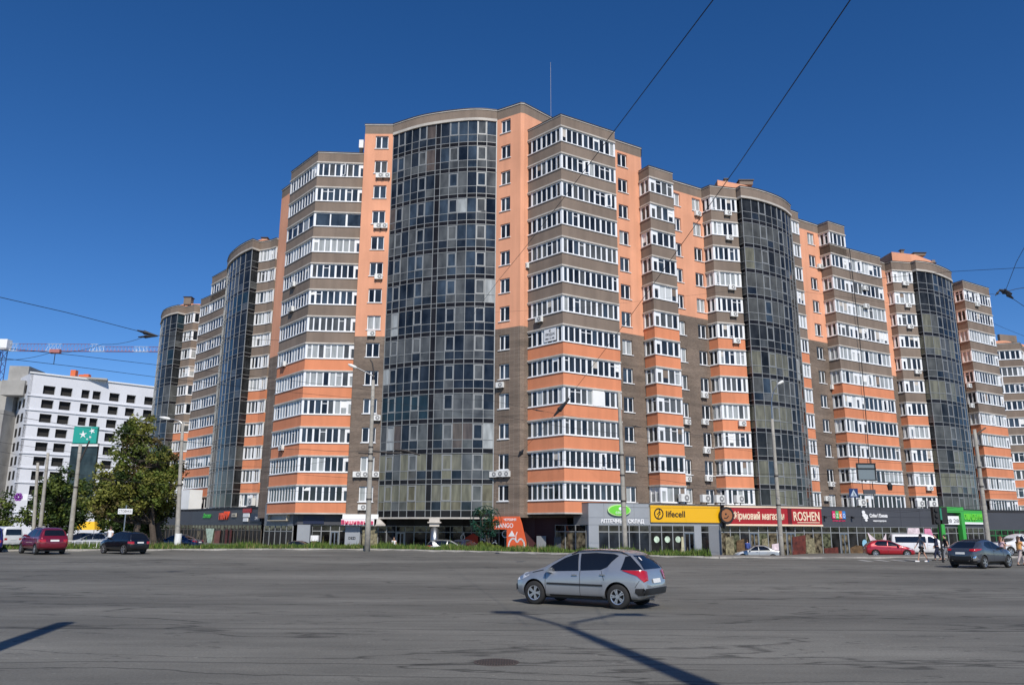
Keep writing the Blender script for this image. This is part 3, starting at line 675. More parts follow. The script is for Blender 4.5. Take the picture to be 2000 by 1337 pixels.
s4 = shop('shop_pavilion', 'long charcoal shop front between the red sign and the green portal', PR[3])
podium(s4, [PR[3], PR[4]], DARK); roofslab(s4, [PR[3], PR[4]], [(44, 92), (29, 87)])
panel_lines(s4, PR[3], PR[4], [(BF, 3.45), (3.45, TF)], 2.5, BF, TF, DARK)
shopfront(s4, PR[3], PR[4], -.9, BF, 14, pm=lambda i: pick((3, G_SHOP), (1, G_SHOP2), (2, G_SHOP3)), doors=(2, 8))
s5 = shop('shop_pavilion', 'bank branch front behind the green portal, right of the charcoal fascia', PR[4])
podium(s5, [PR[4], PR[5], PR[6]], DARK); roofslab(s5, [PR[4], PR[5], PR[6]], [(54, 98), (44, 94)])
shopfront(s5, PR[4], PR[5], -.9, BF, 2, doors=(0,)); shopfront(s5, PR[5], PR[6], -.9, BF, 6, m=G_SHOP)
s6 = shop('shop_pavilion', 'low dark grey shop front running out of the photo on the right', PR[6])
podium(s6, [PR[6], PR[7], PR[8]], DARK, bot=2.2); roofslab(s6, [PR[6], PR[7], PR[8]], [(80, 112), (58, 100)])
GREENF = mat('green_frame', (.03, .20, .06), .5)
shopfront(s6, PR[6], PR[7], -.9, 2.2, 6, m=G_SHOP, fm=GREENF); shopfront(s6, PR[7], PR[8], -.9, 2.2, 18, m=G_SHOP, fm=GREENF)
# left wing shops
PL = [(-59.5, 124.3), (-51.0, 117.6), (-43.3, 111.0), (-28.9, 94.7), (-27.9, 95.6)]
s7 = shop('shop_pavilion', 'dark shop front along the left wing with small coloured signs, behind the roadside grass', PL[2])
podium(s7, PL, DARK, bot=2.35); roofslab(s7, PL[:4], [(-28, 98), (-34, 108), (-50, 126), (-56, 132)])
BRF = mat('bronze_mullion', (.10, .085, .07), .5)
shopfront(s7, PL[1], PL[2], -.9, 2.35, 10, fm=BRF, m=G_SHOP); shopfront(s7, PL[2], PL[3], -.9, 2.35, 20, fm=BRF, pm=lambda i: pick((3, G_SHOP), (1, G_SHOP2)), doors=(6,))
mb = MB(); mb.prism([(-51.6, 119.6), (-45.2, 114.1), (-43.9, 115.4), (-50, 123)], TF, 7.2, WHITEP, ROOF); tag(struct('x', mb), 'blank white rooftop box on the shop roof behind the trees', 'rooftop room'); o = bpy.data.objects['x']; o.name = 'rooftop_room'; del o['kind']
# ground floor under the corner tower
s8 = shop('shop_pavilion', 'recessed shops under the curved glass tower and its left bay, behind a round steel column', (-12, 84))
G0 = [(-27.9, 92.6), (-22.45, 86.0)]
mb = MB(); mb.ribbon([(-29.0, 98), (-27.3, 90.5), (-22.6, 84.7), (-22.3, 84.75)], 2.3, 4.55, 0, .4, GREY); part('fascia', mb, s8)
FRAME = mat('cream_frame', (.55, .48, .36), .7)
L, t, n = seg((-27.3, 90.5), (-22.6, 84.7))
mb = MB()
for a, b, c, d in ((1.6, 6.6, 2.75, 2.85), (1.6, 1.7, 2.85, 4.4), (6.5, 6.6, 2.85, 4.4)): mb.fbox((-27.3, 90.5), n, t, a, b, c, d, 0, .35, FRAME)
mb.fbox((-27.3, 90.5), n, t, 1.7, 6.5, 2.85, 4.35, .01, .04, GREY2); part('sign_frame', mb, s8)
shopfront(s8, (-27.3, 90.5), (-22.6, 84.7), -.9, 2.3, 5, m=G_SHOP)
NAVY = mat('navy_panel', (.012, .018, .05), .4)
mb = MB(); mb.ribbon([(-22.6, 84.7), (-22.0, 84.2), (-16.8, 84.55)], 2.35, 3.4, 0, .3, DARK); mb.ribbon([(-21.4, 84.24), (-19.3, 84.38)], 2.45, 3.3, .08, .06, NAVY); part('sign_band', mb, s8)
for c_, d_ in (((-21.2, 84.0, .7), (1.3, .5, 3.3)), ((-16.0, 83.0, .75), (1.5, .4, 3.3))): mb = MB(); mb.box(c_, d_, GREY2); part('pillar', mb, s8)
shopfront(s8, (-20.5, 84.5), (-16.8, 84.75), -.9, 2.35, 4, m=G_SHOP, doors=(2,))
mb = MB(); mb.ribbon([(-16.85, 83), (-16.85, 82.5), (-13.4, 82.5)], 2.95, 3.4, .15, .5, WHITEP); part('cornice', mb, s8)
shopfront(s8, (-15.2, 83.0), (-12.6, 83.0), -.9, 2.3, 3, m=G_SHOP, doors=(1,))
CURT = [(-12.6, 83.2), (-10.0, 84.6), (-5, 84.2), (-1.2, 82.2), (.6, 79.8)]
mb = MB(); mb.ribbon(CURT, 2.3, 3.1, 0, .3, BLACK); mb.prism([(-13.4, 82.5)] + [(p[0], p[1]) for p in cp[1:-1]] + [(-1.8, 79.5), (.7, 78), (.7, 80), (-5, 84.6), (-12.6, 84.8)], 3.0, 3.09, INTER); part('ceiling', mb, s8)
shopfront(s8, CURT[0], CURT[1], -.9, 2.3, 3, m=G_SHOP, doors=(1,)); shopfront(s8, CURT[1], CURT[2], -.9, 2.3, 4, m=G_SHOP); shopfront(s8, CURT[2], CURT[3], -.9, 2.3, 4, m=G_SHOP, doors=(2,)); shopfront(s8, CURT[3], CURT[4], -.9, 2.3, 3, m=G_SHOP)
mb = MB(); mb.tube([(-7.45, 79.9, -.7), (-7.45, 79.9, 2.2)], .43, STEEL, 20); smooth(part('column', mb, s8))
mb = MB(); mb.box((-7.45, 79.9, 2.45), (.95, .95, .45), CORN); mb.box((-7.45, 79.9, 2.62), (1.3, 1.3, .12), CORN); mb.box((-7.45, 79.9, 2.85), (1.0, 1.0, .36), CORN); part('capital', mb, s8)
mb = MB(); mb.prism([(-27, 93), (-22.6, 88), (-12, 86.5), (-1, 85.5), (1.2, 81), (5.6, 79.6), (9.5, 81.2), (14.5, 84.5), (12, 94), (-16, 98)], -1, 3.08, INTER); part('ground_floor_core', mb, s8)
MARO = mat('maroon_panel', (.05, .008, .01), .6)
mb = MB(); mb.ribbon([(.6, 79.8), (2.3, 79.6), (5.4, 78.6)], -.9, 3.3, 0, .2, MARO); mb.box((2.9, 78.6, .3), (.9, .2, 2.2), GREY); mb.box((4.6, 78.0, .3), (1.0, .2, 2.0), DARK); mb.prism([(1.2, 78.9), (4.9, 75.0), (10.6, 78.5), (6, 79.5), (1.3, 80)], 3.3, 3.4, INTER); part('recessed_wall', mb, s8)
# white sloped canopy next to the glass tower
t = thing('canopy', 'small white sloping canopy with an ornate edge beside the glass tower foot', 'canopy', (-13.1, 81.7, 2.3))
mb = MB(); mb.hexa([(-13.5, 82.3, 2.4), (-13.5, 81.8, 2.4), (-12.6, 81.8, 2.4), (-12.6, 82.3, 2.4), (-13.5, 82.3, 2.95), (-13.5, 82.1, 2.9), (-13.2, 82.1, 2.9), (-13.2, 82.3, 2.95)], CORN); part('roof', mb, t)
mb = MB(); mb.box((-13.05, 81.8, 2.33), (1.0, .12, .1), CORN); part('edge_moulding', mb, t)

# ------------------------------------------------------------------ signs
def text(name, s, parent, p, t, n, u, z, size, m, out=.06, ex=.02, width=None, bold=0, al='LEFT', shear=0):
    c = bpy.data.curves.new(name, 'FONT'); c.body = s; c.size = size; c.extrude = ex; c.align_x = al; c.offset = bold; c.shear = shear; c.materials.append(m); c.resolution_u = 3
    o = link(name, c, parent); bpy.context.view_layer.update()
    sx = width / max(.01, o.dimensions.x) if width else 1
    R = Matrix(((t[0] * sx, 0, n[0], p[0] + t[0] * u + n[0] * out), (t[1] * sx, 0, n[1], p[1] + t[1] * u + n[1] * out), (0, 1, 0, z), (0, 0, 0, 1)))
    me = bpy.data.meshes.new_from_object(o.evaluated_get(bpy.context.evaluated_depsgraph_get())); nm = o.name; bpy.data.objects.remove(o); o = link(nm, me, parent)
    o.matrix_basis = R; return o
def signboard(name, label, p, q, u0, u1, z0, z1, m, out=.05, th=.12, cat='sign'):
    L, t, n = seg(p, q); loc = (p[0] + t[0] * (u0 + u1) / 2 + n[0] * out, p[1] + t[1] * (u0 + u1) / 2 + n[1] * out, z0)
    r = thing(name, label, cat, loc); mb = MB(); mb.fbox(p, n, t, u0, u1, z0, z1, out, out + th, m); part('board', mb, r); return r, t, n
YEL = mat('sign_yellow', (.80, .44, .012), .35); REDS = mat('sign_red', (.36, .014, .02), .35); CREAM = mat('sign_cream', (.85, .68, .50), .5)
SGREEN = mat('sign_green', (.05, .42, .05), .4); LGREEN = mat('sign_light_green', (.16, .60, .05), .35); SORG = mat('sign_orange', (.80, .135, .045), .5); SWH = mat('sign_white', (.82, .82, .82), .45); PINK = mat('sign_pink', (.65, .03, .12), .5)
r, t, n = signboard('fascia_sign', 'long yellow fascia sign with dark lettering and a round emblem', PR[1], PR[2], .1, 8.1, 2.72, 4.28, YEL)
def ring(mb, p, t, n, u, z, r0, r1, o0, o1, m, seg_=24, a0=0, a1=2 * pi):
    for i in range(seg_):
        a, b = a0 + (a1 - a0) * i / seg_, a0 + (a1 - a0) * (i + 1) / seg_
        P = []
        for o in (o0, o1):
            for rr, an in ((r0, a), (r1, a), (r1, b), (r0, b)):
                P.append((p[0] + t[0] * (u + rr * cos(an)) + n[0] * o, p[1] + t[1] * (u + rr * cos(an)) + n[1] * o, z + rr * sin(an)))
        mb.hexa(P, m)
mb = MB(); ring(mb, PR[1], t, n, .98, 3.5, .42, .52, .17, .21, BLACK); ring(mb, PR[1], t, n, 1.3, 3.1, .38, .45, .17, .21, BLACK, 10, 1.9, 3.3); ring(mb, PR[1], t, n, .65, 3.85, .38, .45, .17, .21, BLACK, 10, -1.25, .1)
ring(mb, PR[1], t, n, 1.1, 3.62, 0, .07, .17, .22, BLACK, 8); part('emblem', mb, r)
text('lettering', 'lifecell', r, PR[1], t, n, 1.75, 3.22, .8, BLACK, .18, .02, width=2.15, bold=.012)
r, t, n = signboard('fascia_sign', 'red fascia sign with cream Cyrillic words and a second cream word at its right end', PR[2], PR[3], .3, 11.6, 2.62, 4.2, REDS, th=.3)
mb = MB(); mb.fbox(PR[2], n, t, .25, 11.65, 4.2, 4.36, .05, .42, CREAM); mb.fbox(PR[2], n, t, .25, 11.65, 2.46, 2.62, .05, .42, CREAM); part('border', mb, r)
mb = MB(); mb.fbox(PR[2], n, t, 7.55, 8.0, 2.64, 4.18, .35, .38, mat('deep_red', (.09, .006, .01), .5)); part('divider', mb, r)
text('lettering', 'Фірмовий магазин', r, PR[2], t, n, 1.15, 3.08, .95, CREAM, .38, .03, width=5.9, bold=.02, shear=.1)
text('lettering', 'ROSHEN', r, PR[2], t, n, 8.15, 3.0, 1.25, CREAM, .38, .03, width=3.1, bold=.015)
mb = MB(); mb.fbox(PR[2], n, t, 8.6, 11.3, 2.78, 2.85, .36, .4, CREAM); part('underline', mb, r)
r = thing('projecting_sign', 'round brown projecting sign at the joint between the yellow and the red fascia signs', 'sign', (PR[2][0], PR[2][1] - .4, 3.4))
mb = MB(); ring(mb, PR[2], t, n, .45, 3.45, .0, .62, .42, .5, mat('brown_disc', (.33, .13, .05), .6)); part('disc', mb, r)
mb = MB(); ring(mb, PR[2], t, n, .45, 3.45, .62, .8, .38, .54, BLACK); mb.fbox(PR[2], n, t, .1, .22, 3.9, 4.4, .1, .5, BLACK); mb.fbox(PR[2], n, t, .2, .34, 2.2, 2.8, .1, .45, BLACK); part('rim', mb, r)
mb = MB(); ring(mb, PR[2], t, n, .35, 3.55, 0, .1, .5, .52, BLACK, 8); ring(mb, PR[2], t, n, .3, 3.5, .3, .38, .5, .52, BLACK, 10, 4.2, 6.0); part('motif', mb, r)
# green oval and pharmacy lettering
L, t, n = seg(PR[0], PR[1])
r = thing('oval_sign', 'bright green oval sign above white letters on the pale grey front', 'sign', (*along(PR[0], PR[1], 2.9), 3.6))
def oval(mb, p, t, n, u, z, a, b, o0, o1, m, k=28):
    f = lambda i, o: (p[0] + t[0] * (u + a * cos(2 * pi * i / k)) + n[0] * o, p[1] + t[1] * (u + a * cos(2 * pi * i / k)) + n[1] * o, z + b * sin(2 * pi * i / k))
    mb.quad([f(i, o1) for i in range(k)], m)
    for i in range(k): mb.quad([f(i, o0), f(i + 1, o0), f(i + 1, o1), f(i, o1)], m)
mb = MB(); oval(mb, PR[0], t, n, 2.95, 3.78, 1.12, .52, .05, .25, mat('pale_green', (.5, .78, .3), .4)); part('rim', mb, r)
mb = MB(); oval(mb, PR[0], t, n, 2.95, 3.78, 1.02, .44, .25, .27, LGREEN); part('panel', mb, r)
mb = MB(); oval(mb, PR[0], t, n, 3.15, 3.92, .28, .16, .27, .29, SWH, 12); part('emblem', mb, r)
text('lettering', 'ЄВРО', r, PR[0], t, n, 2.55, 3.45, .3, SWH, .28, .01)
r = thing('letter_sign', 'white raised letters below the green oval sign', 'sign', (*along(PR[0], PR[1], 2.8), 2.6))
text('lettering', 'АПТЕЧНЫЙ СКЛАД', r, PR[0], t, n, 1.15, 2.62, .48, SWH, .06, .05, width=4.3, bold=.012)
# charcoal fascia signs
L, t, n = seg(PR[3], PR[4])
r = thing('colour_sign', 'small sign of four coloured tiles with a pink line of writing below', 'sign', (*along(PR[3], PR[4], 2.1), 2.8))
for i, (c, ch) in enumerate((((.6, .02, .12), 'O'), ((.08, .42, .1), 'Z'), ((.65, .16, .03), 'K'), ((.04, .2, .55), 'O'))):
    mb = MB(); mb.fbox(PR[3], n, t, 1.35 + i * .42, 1.35 + i * .42 + .40, 3.22, 4.0, .05, .12, mat('tile_%s' % 'pgob'[i], c, .4)); part('tile', mb, r)
    text('letter', ch, r, PR[3], t, n, 1.42 + i * .42, 3.34, .6, SWH, .125, .005, width=.26)
text('caption', 'оптика для всіх', r, PR[3], t, n, 1.38, 2.97, .2, PINK, .06, .01, width=1.6, bold=.006)
r = thing('bakery_sign', 'white raised sign with a rabbit-like figure and two lines of writing on the charcoal fascia', 'sign', (*along(PR[3], PR[4], 6.5), 2.8))
mb = MB()
for u, z, a, b in ((5.35, 3.9, .2, .2), (5.45, 3.6, .28, .2), (5.6, 3.35, .3, .14), (5.62, 3.1, .16, .12), (5.75, 3.55, .12, .1)): oval(mb, PR[3], t, n, u, z, a, b, .04, .1, SWH, 12)
part('figure', mb, r)
text('lettering', 'Слім і Емма', r, PR[3], t, n, 6.1, 3.42, .48, SWH, .06, .03, width=2.3, bold=.015); text('caption', 'пекарня-кондитерська', r, PR[3], t, n, 6.5, 2.98, .24, SWH, .06, .02, width=1.7, bold=.006)
for u, wd in ((.35, .0), (3.75, .0)):
    r = thing('flood_lamp', 'small black lamp on the charcoal fascia %s the coloured tile sign' % ('left of' if u < 1 else 'right of'), 'lamp', (*along(PR[3], PR[4], u), 3.3), group='lamps on the charcoal fascia')
    mb = MB(); mb.fbox(PR[3], n, t, u - .1, u + .1, 3.25, 3.45, .22, .42, BLACK); part('head', mb, r); mb = MB(); mb.fbox(PR[3], n, t, u - .03, u + .03, 3.35, 3.5, 0, .24, BLACK); part('bracket', mb, r)
# green portal
L, t, n = seg(PR[4], PR[5]); p0 = PR[4]
r = thing('portal', 'bright green rectangular portal framing a shop entrance', 'portal', (*along(p0, PR[5], 1.2), -.5)); PG = mat('portal_green', (.05, .36, .06), .4)
L2_, t2, n2 = seg(PR[4], (50.2, 89.9))
for nm, (a, b, c, d) in (('post', (-.2, .3, -.6, 4.0)), ('post', (3.0, 3.5, -.6, 4.0)), ('lintel', (-.2, 3.5, 4.0, 4.6))):
    mb = MB(); mb.fbox(PR[4], n2, t2, a, b, c, d, -.1, .45, PG); part(nm, mb, r)
mb = MB(); mb.fbox(PR[4], n2, t2, .6, 2.95, 2.75, 3.65, .1, .2, SWH); o = part('white_panel', mb, r)
text('lettering', '28 28', r, PR[4], t2, n2, .95, 2.95, .55, DARK, .21, .01, width=1.9)
r, t, n = signboard('fascia_sign', 'green bank sign with white letters right of the green portal', PR[5], PR[6], 1.3, 5.9, 2.95, 4.3, SGREEN)
text('lettering', 'ОЩАДБАНК', r, PR[5], t, n, 1.5, 3.3, .85, LGREEN, .19, .05, width=4.2, bold=.02)
mb = MB(); mb.fbox(PR[5], n, t, 1.4, 5.8, 2.8, 3.02, .17, .2, SWH); part('strip', mb, r)
# left wing signs
p, q = PL[2], PL[3]; 
def lsg(name, label, u0, u1, z0, z1, m): return signboard(name, label, p, q, u0, u1, z0, z1, m, out=.05, th=.1)
r, t, n = lsg('script_sign', 'green script sign on the dark fascia of the left wing', 4.0, 4.02, 3.4, 3.42, SGREEN)
text('lettering', 'Зелена', r, p, t, n, 3.9, 3.25, .75, SGREEN, .06, .04, width=2.6, bold=.02, shear=.3)
r, t, n = lsg('letter_sign', 'orange-red raised letters on the dark fascia of the left wing', 10.0, 10.02, 3.4, 3.42, SORG)
text('lettering', 'пиW', r, p, t, n, 9.4, 3.05, 1.3, mat('letter_orange', (.75, .07, .02), .4), .06, .1, width=3.0, bold=.06)
r, t, n = lsg('small_plate', 'small cream plate on the dark fascia right of the orange-red letters', 13.4, 14.7, 3.3, 3.75, mat('plate_cream', (.5, .46, .38), .6)); text('lettering', 'КАВА', r, p, t, n, 13.6, 3.4, .3, BLACK, .16, .004, width=.9)
r, t, n = lsg('small_plate', 'dark red plate above two white ones on the left wing fascia', 16.6, 18.9, 3.75, 4.25, REDS); text('lettering', 'АПТЕКА', r, p, t, n, 16.8, 3.85, .32, mat('dim_red', (.6, .1, .1), .5), .16, .004, width=1.9)
r, t, n = lsg('small_plate', 'larger white plate under the dark red one on the left wing fascia', 16.8, 18.5, 3.25, 3.7, SWH)
r, t, n = lsg('small_plate', 'smallest white plate, lowest of the stacked plates on the left wing fascia', 16.9, 18.2, 2.75, 3.15, SWH)
r, t, n = lsg('small_plate', 'navy plate with white writing at the right end of the left wing fascia', 18.95, 21.6, 2.75, 3.6, NAVY); text('lettering', '24/7', r, p, t, n, 20.2, 2.95, .5, SWH, .16, .004, width=1.1)
# white shop sign with red letters
r = thing('shop_sign', 'white sign with red dotted letters above the entrance left of the big concrete pole', 'sign', (-15.7, 82.2, 2.4))
mb = MB(); mb.box((-15.4, 82.15, 2.62), (3.3, .2, .62), SWH); part('board', mb, r)
text('lettering', 'Вишиванка', r, (-17.05, 82.0), (1, 0), (0, -1), 0, 2.42, .55, PINK, .06, .02, width=3.2, bold=.015)
text('lettering', 'DEZI', thing('wall_sign', 'small dark letters on the pale pillar left of the concrete pole', 'sign', (-16.1, 82.7, .9)), (-16.5, 82.78), (1, 0), (0, -1), .1, .95, .35, BLACK, .02, .02, width=.7)
# orange apple sign
pa, qa = (-1.75, 79.15), (1.75, 77.75)
L, t, n = seg((-1.8, 79.3), (.95, 77.5)); pa = (-1.8, 79.3)
r = thing('apple_sign', 'orange wall sign with a white apple outline beside the glass tower foot', 'sign', (-.4, 78.3, -.5))
mb = MB()
def fpoly(mb, p, t, n, pts, o0, o1, m):
    f = lambda u, z, o: (p[0] + t[0] * u + n[0] * o, p[1] + t[1] * u + n[1] * o, z)
    mb.quad([f(u, z, o1) for u, z in pts], m)
    for i in range(len(pts)): a, b = pts[i], pts[(i + 1) % len(pts)]; mb.quad([f(*a, o0), f(*b, o0), f(*b, o1), f(*a, o1)], m)
fpoly(mb, pa, t, n, [(.1, 2.0), (1.75, 2.0), (1.75, -.6), (4.15, -.6), (4.05, 0.0), (3.85, 1.0), (3.4, 2.6), (3.15, 3.2), (.1, 3.2)], .02, .14, SORG); part('panel', mb, r)  # slanted right edge: the bay's shadow line built into the panel shape
def stroke(mb, pts, wd, m, o):
    P = [Vector((u, z)) for u, z in pts]
    for a, b in zip(P, P[1:]):
        d = (b - a).normalized(); k = Vector((-d.y, d.x)) * wd / 2; a_, b_ = a - d * wd * .25, b + d * wd * .25
        f = lambda v: (pa[0] + t[0] * v.x + n[0] * o, pa[1] + t[1] * v.x + n[1] * o, v.y)
        mb.quad([f(a_ - k), f(b_ - k), f(b_ + k), f(a_ + k)], m)
mb = MB(); A = [(2.2, -.55), (1.98, .1), (2.05, .75), (2.35, 1.12), (2.65, 1.12), (2.95, .86), (3.25, 1.12), (3.55, 1.02), (3.75, .65), (3.7, 0), (3.45, -.55)]
stroke(mb, [tuple(v) for v in catmull(A, 3)], .16, SWH, .15); stroke(mb, [(2.8, 1.05), (2.8, 1.45), (2.95, 1.75)], .09, SWH, .152)
fpoly(mb, pa, t, n, [(1.95, 1.35), (2.35, 1.9), (2.7, 1.35)], .14, .16, SWH); part('apple_outline', mb, r)
text('lettering', 'ЧЕРЕШНЯ', r, pa, t, n, 1.4, 2.8, .3, SWH, .15, .01, width=1.4, bold=.006); text('lettering', 'MANGO', r, pa, t, n, .5, 2.15, .6, SWH, .15, .01, width=1.95, bold=.006)
for i, (x, y, z, s_) in enumerate(((-4.9, 83.7, 1.2, .28), (-2.7, 82.3, 1.2, .3), (-1.6, 81.6, .5, .3), (-.55, 79.4, 1.55, .36), (-3.4, 82.8, .2, .26))):
    mb = MB(); tt = (.85, -.53); nn_ = (-.53, -.85)
    ring(mb, (x, y), tt, nn_, 0, z, s_ * .75, s_, .0, .04, SWH, 12); ring(mb, (x, y), tt, nn_, .1, z + s_ * 1.25, 0, s_ * .3, 0, .04, SWH, 6)
    o = struct('apple_decal', mb); del o['kind']; tag(o, 'white apple ring decal on the dark shop glass, %s' % ('nearest the steel column', 'above the entrance door', 'low beside the entrance door', 'largest, beside the orange sign', 'lowest of the five')[i], 'decal', 'apple decals on the shop glass')
# ------------------------------------------------------------------ things fixed to the facades
def hit(px, py, p, q, out=0.0):
    """where a line of sight meets the vertical plane of a facade"""
    L, t, n = seg(p, q); d = ray(px, py); o = Vector((0, 0, EYE)); P = Vector((p[0] + n[0] * out, p[1] + n[1] * out, 0)); N = Vector((n[0], n[1], 0))
    k = (P - o).dot(N) / d.dot(N); return o + d * k
ACW = mat('ac_white', (.74, .74, .71), .5, noise=.06, scale=3); ACF = mat('ac_fan', (.26, .26, .26), .6)
def ac_proto():
    a = MB(); a.box((0, -.16, 0), (.84, .30, .56), ACW)
    f = MB(); f.tube([(.12, -.305, 0), (.12, -.325, 0)], .23, ACF, 14)
    h_ = MB(); h_.tube([(.12, -.326, 0), (.12, -.335, 0)], .08, ACW, 8)
    b = MB(); 
    for x in (-.3, .3): b.box((x, -.15, -.33), (.05, .42, .05), RUST); b.box((x, .02, -.2), (.05, .05, .5), RUST)
    return a.mesh('casing'), f.mesh('fan'), h_.mesh('fan_hub'), b.mesh('bracket')
ACM = ac_proto()
def ac(label, loc, t, group, s=1.0):
    r = thing('air_conditioner', label, 'air conditioner', loc, atan2(t[1], t[0]), group); r.scale = (s, s, s)
    a = link('casing', ACM[0], r, False); f = link('fan', ACM[1], r, False); link('fan_hub', ACM[2], f, False); link('bracket', ACM[3], r, False)
SL = ((-16.75, 82.6), (-13.5, 82.6)); WR = ((-1.8, 79.4), (.8, 77.7)); CL = (Cb[0], Cb[1]); CR = (Cb[1], Cb[2]); LL = (Lb[0], Lb[1]); LR_ = (Lb[1], Lb[2])
W1_ = (FR[2], FR[3]); B2 = ((22.65, 85.3), (25.85, 86.1)); B1 = ((14.8, 80.3), (17.75, 82.15)); W2_ = (FR[7], FR[8]); B3 = ((43.2, 97.8), (49.1, 101.2)); B4 = ((51.3, 102.75), (54.2, 103.25)); B5 = ((65.6, 111.15), (71.7, 115.0))
ORD = ['first', 'second', 'third', 'fourth', 'fifth', 'sixth', 'seventh', 'eighth', 'ninth', 'tenth', 'eleventh', 'twelfth', 'thirteenth', 'fourteenth']
GAC = 'air conditioners on the facades'
ACS = [(742, 344, SL, 'left of pair under second window from top, left of glass tower'), (755, 344, SL, 'right of pair under second window from top, left of glass tower'),
 (738, 442, SL, 'left of pair under fourth window from top, left of glass tower'), (750, 442, SL, 'right of pair under fourth window from top, left of glass tower'),
 (740, 541, SL, 'under the sixth window from the top, left of the glass tower'), (726, 652, SL, 'at the eighth window from the top, left of the glass tower'), (736, 816, SL, 'half hidden by the concrete pole, left of the glass tower'),
 (698, 926, SL, 'leftmost of three low on the brick left of the glass tower'), (712, 926, SL, 'middle of three low on the brick left of the glass tower'), (733, 926, SL, 'rightmost of three low on the brick left of the glass tower'), (708, 990, SL, 'lowest one on the brick beside the concrete pole, above the white shop sign'),
 (978, 752, WR, 'under the tenth window right of the glass tower'), (966, 926, WR, 'left one of three in a row right of the glass tower'), (978, 925, WR, 'middle one of three in a row right of the glass tower'), (990, 925, WR, 'right one of three in a row right of the glass tower'),
 (1028, 520, CL, 'at the left corner of the right corner bay, under its fifth window row'), (1055, 624, CL, 'on the left face of the right corner bay, above the for sale sheet'),
 (574, 556, LL, 'on the left face of the left corner bay, under its fifth window row'), (571, 604, LL, 'on the left face of the left corner bay, under its sixth window row'), (555, 711, LL, 'on the left face of the left corner bay, at the first orange band'), (552, 874, LL, 'low on the left face of the left corner bay, on an orange band'),
 (1361, 418, W1_, 'under the top window of the orange wall beside the second bow front'), (1374, 772, W1_, 'highest of the three on the brick between the small bays'), (1375, 824, W1_, 'middle one on the brick between the small bays'), (1378, 880, W1_, 'third on the brick, above the lifecell sign'.replace('lifecell', 'yellow')), (1382, 934, W1_, 'lowest on the brick, above the yellow sign'), (1340, 824, W1_, 'at the edge of the first small bay, over an orange band'), (1341, 935, W1_, 'beside the first small bay near the shop roof'),
 (1420, 417, B2, 'topmost on the small bay beside the second bow front'), (1423, 465, B2, 'second from the top on the small bay beside the second bow front'), (1428, 562, B2, 'third from the top on the small bay beside the second bow front'), (1432, 614, B2, 'fourth from the top on the small bay beside the second bow front'), (1437, 666, B2, 'on the uppermost orange band beside the second bow front'), (1448, 827, B2, 'lowest on the orange bands beside the second bow front'),
 (1600, 521, W2_, 'next to the third bow of the right wing, high on the orange wall'), (1625, 756, W2_, 'on the brick beside the long loggias of the right wing'), (1688, 563, B3, 'on the top brown band of the long loggias of the right wing'), (1690, 578 + 20, B3, 'on the second brown band of the long loggias of the right wing'), (1613, 973, W2_, 'low on the brick over the charcoal fascia'), (1622, 945, W2_, 'second lowest on the brick over the charcoal fascia'),
 (1767, 554, B4, 'topmost on the narrow bay beside the last bow front'), (1772, 597, B4, 'second from the top on the narrow bay beside the last bow front'), (1776, 638, B4, 'third from the top on the narrow bay beside the last bow front'), (1791, 726, B4, 'lowest brown band of the narrow bay beside the last bow front'), (1814, 953, B4, 'round fan unit near the shop roof beside the last bow front'),
 (1907, 595, B5, 'on the top brown band of the last long bay on the right'), (1891, 753, B5, 'halfway down at the left corner of the last long bay'), (1896, 792, B5, 'on the first orange band at the left corner of the last long bay')]
for px, py, (p, q), lb in ACS:
    P = hit(px, py, p, q, .05); ac('white air conditioner ' + lb if len(('white air conditioner ' + lb).split()) <= 16 else 'air conditioner ' + lb, P, seg(p, q)[1], GAC, 1.0)
for i, (x, y, lb) in enumerate(((17.2, 81.4, 'leftmost'), (19.6, 82.6, 'second from the left'), (21.2, 83.4, 'third from the left'), (23.3, 83.6, 'rightmost'))):
    ac('large cooling unit on the roof above the yellow sign, %s of four' % lb, (x, y, TF + .75), (.85, .52), 'cooling units on the shop roof', 1.35)
for x, y, lb in ((37.6, 87.6, 'left'), (45.2, 90.2, 'middle'), (46.9, 90.9, 'right')): ac('white cooling unit on the charcoal shop roof, %s one of three' % lb, (x, y, TF + .6), (.95, .31), 'cooling units on the charcoal shop roof', 1.2)
for x, y, lb in ((-36.6, 107.6, 'left'), (-34.8, 105.4, 'middle'), (-32.6, 102.8, 'right')): ac('big white cooling unit on the left wing shop roof, %s one of three' % lb, (x, y, TF + .8), (.66, -.75), 'cooling units on the left wing shop roof', 1.7)
# for sale sheet and white shutter in the corner bay
L, t, n = seg(*CL); P = hit(1075, 655, *CL, .05); r = thing('for_sale_sheet', 'white paper with Cyrillic writing in a window of the right corner bay', 'sign', P, 0)
mb = MB(); u = (Vector((P.x, P.y)) - Vector(CL[0])).dot(Vector(t)); mb.fbox(CL[0], n, t, u - .85, u + .75, P.z - .55, P.z + .75, .03, .05, SWH); part('sheet', mb, r)
for i, (s_, sz, wd) in enumerate((('Є', .3, .25), ('ПРОДАЖ', .36, 1.25), ('066 12 44', .3, 1.2))): text('lettering', s_, r, CL[0], t, n, u - (.2 if i == 0 else .68), P.z + .38 - i * .38, sz, BLACK, .055, .004, width=wd, bold=.008)
L, t, n = seg(*CR); o = MB(); o.fbox(CR[0], n, t, 3.45, 4.85, sill(3) + .06, sill(3) + 1.55, .0, .05, WHITEP); part('white_shutter', o, RC)
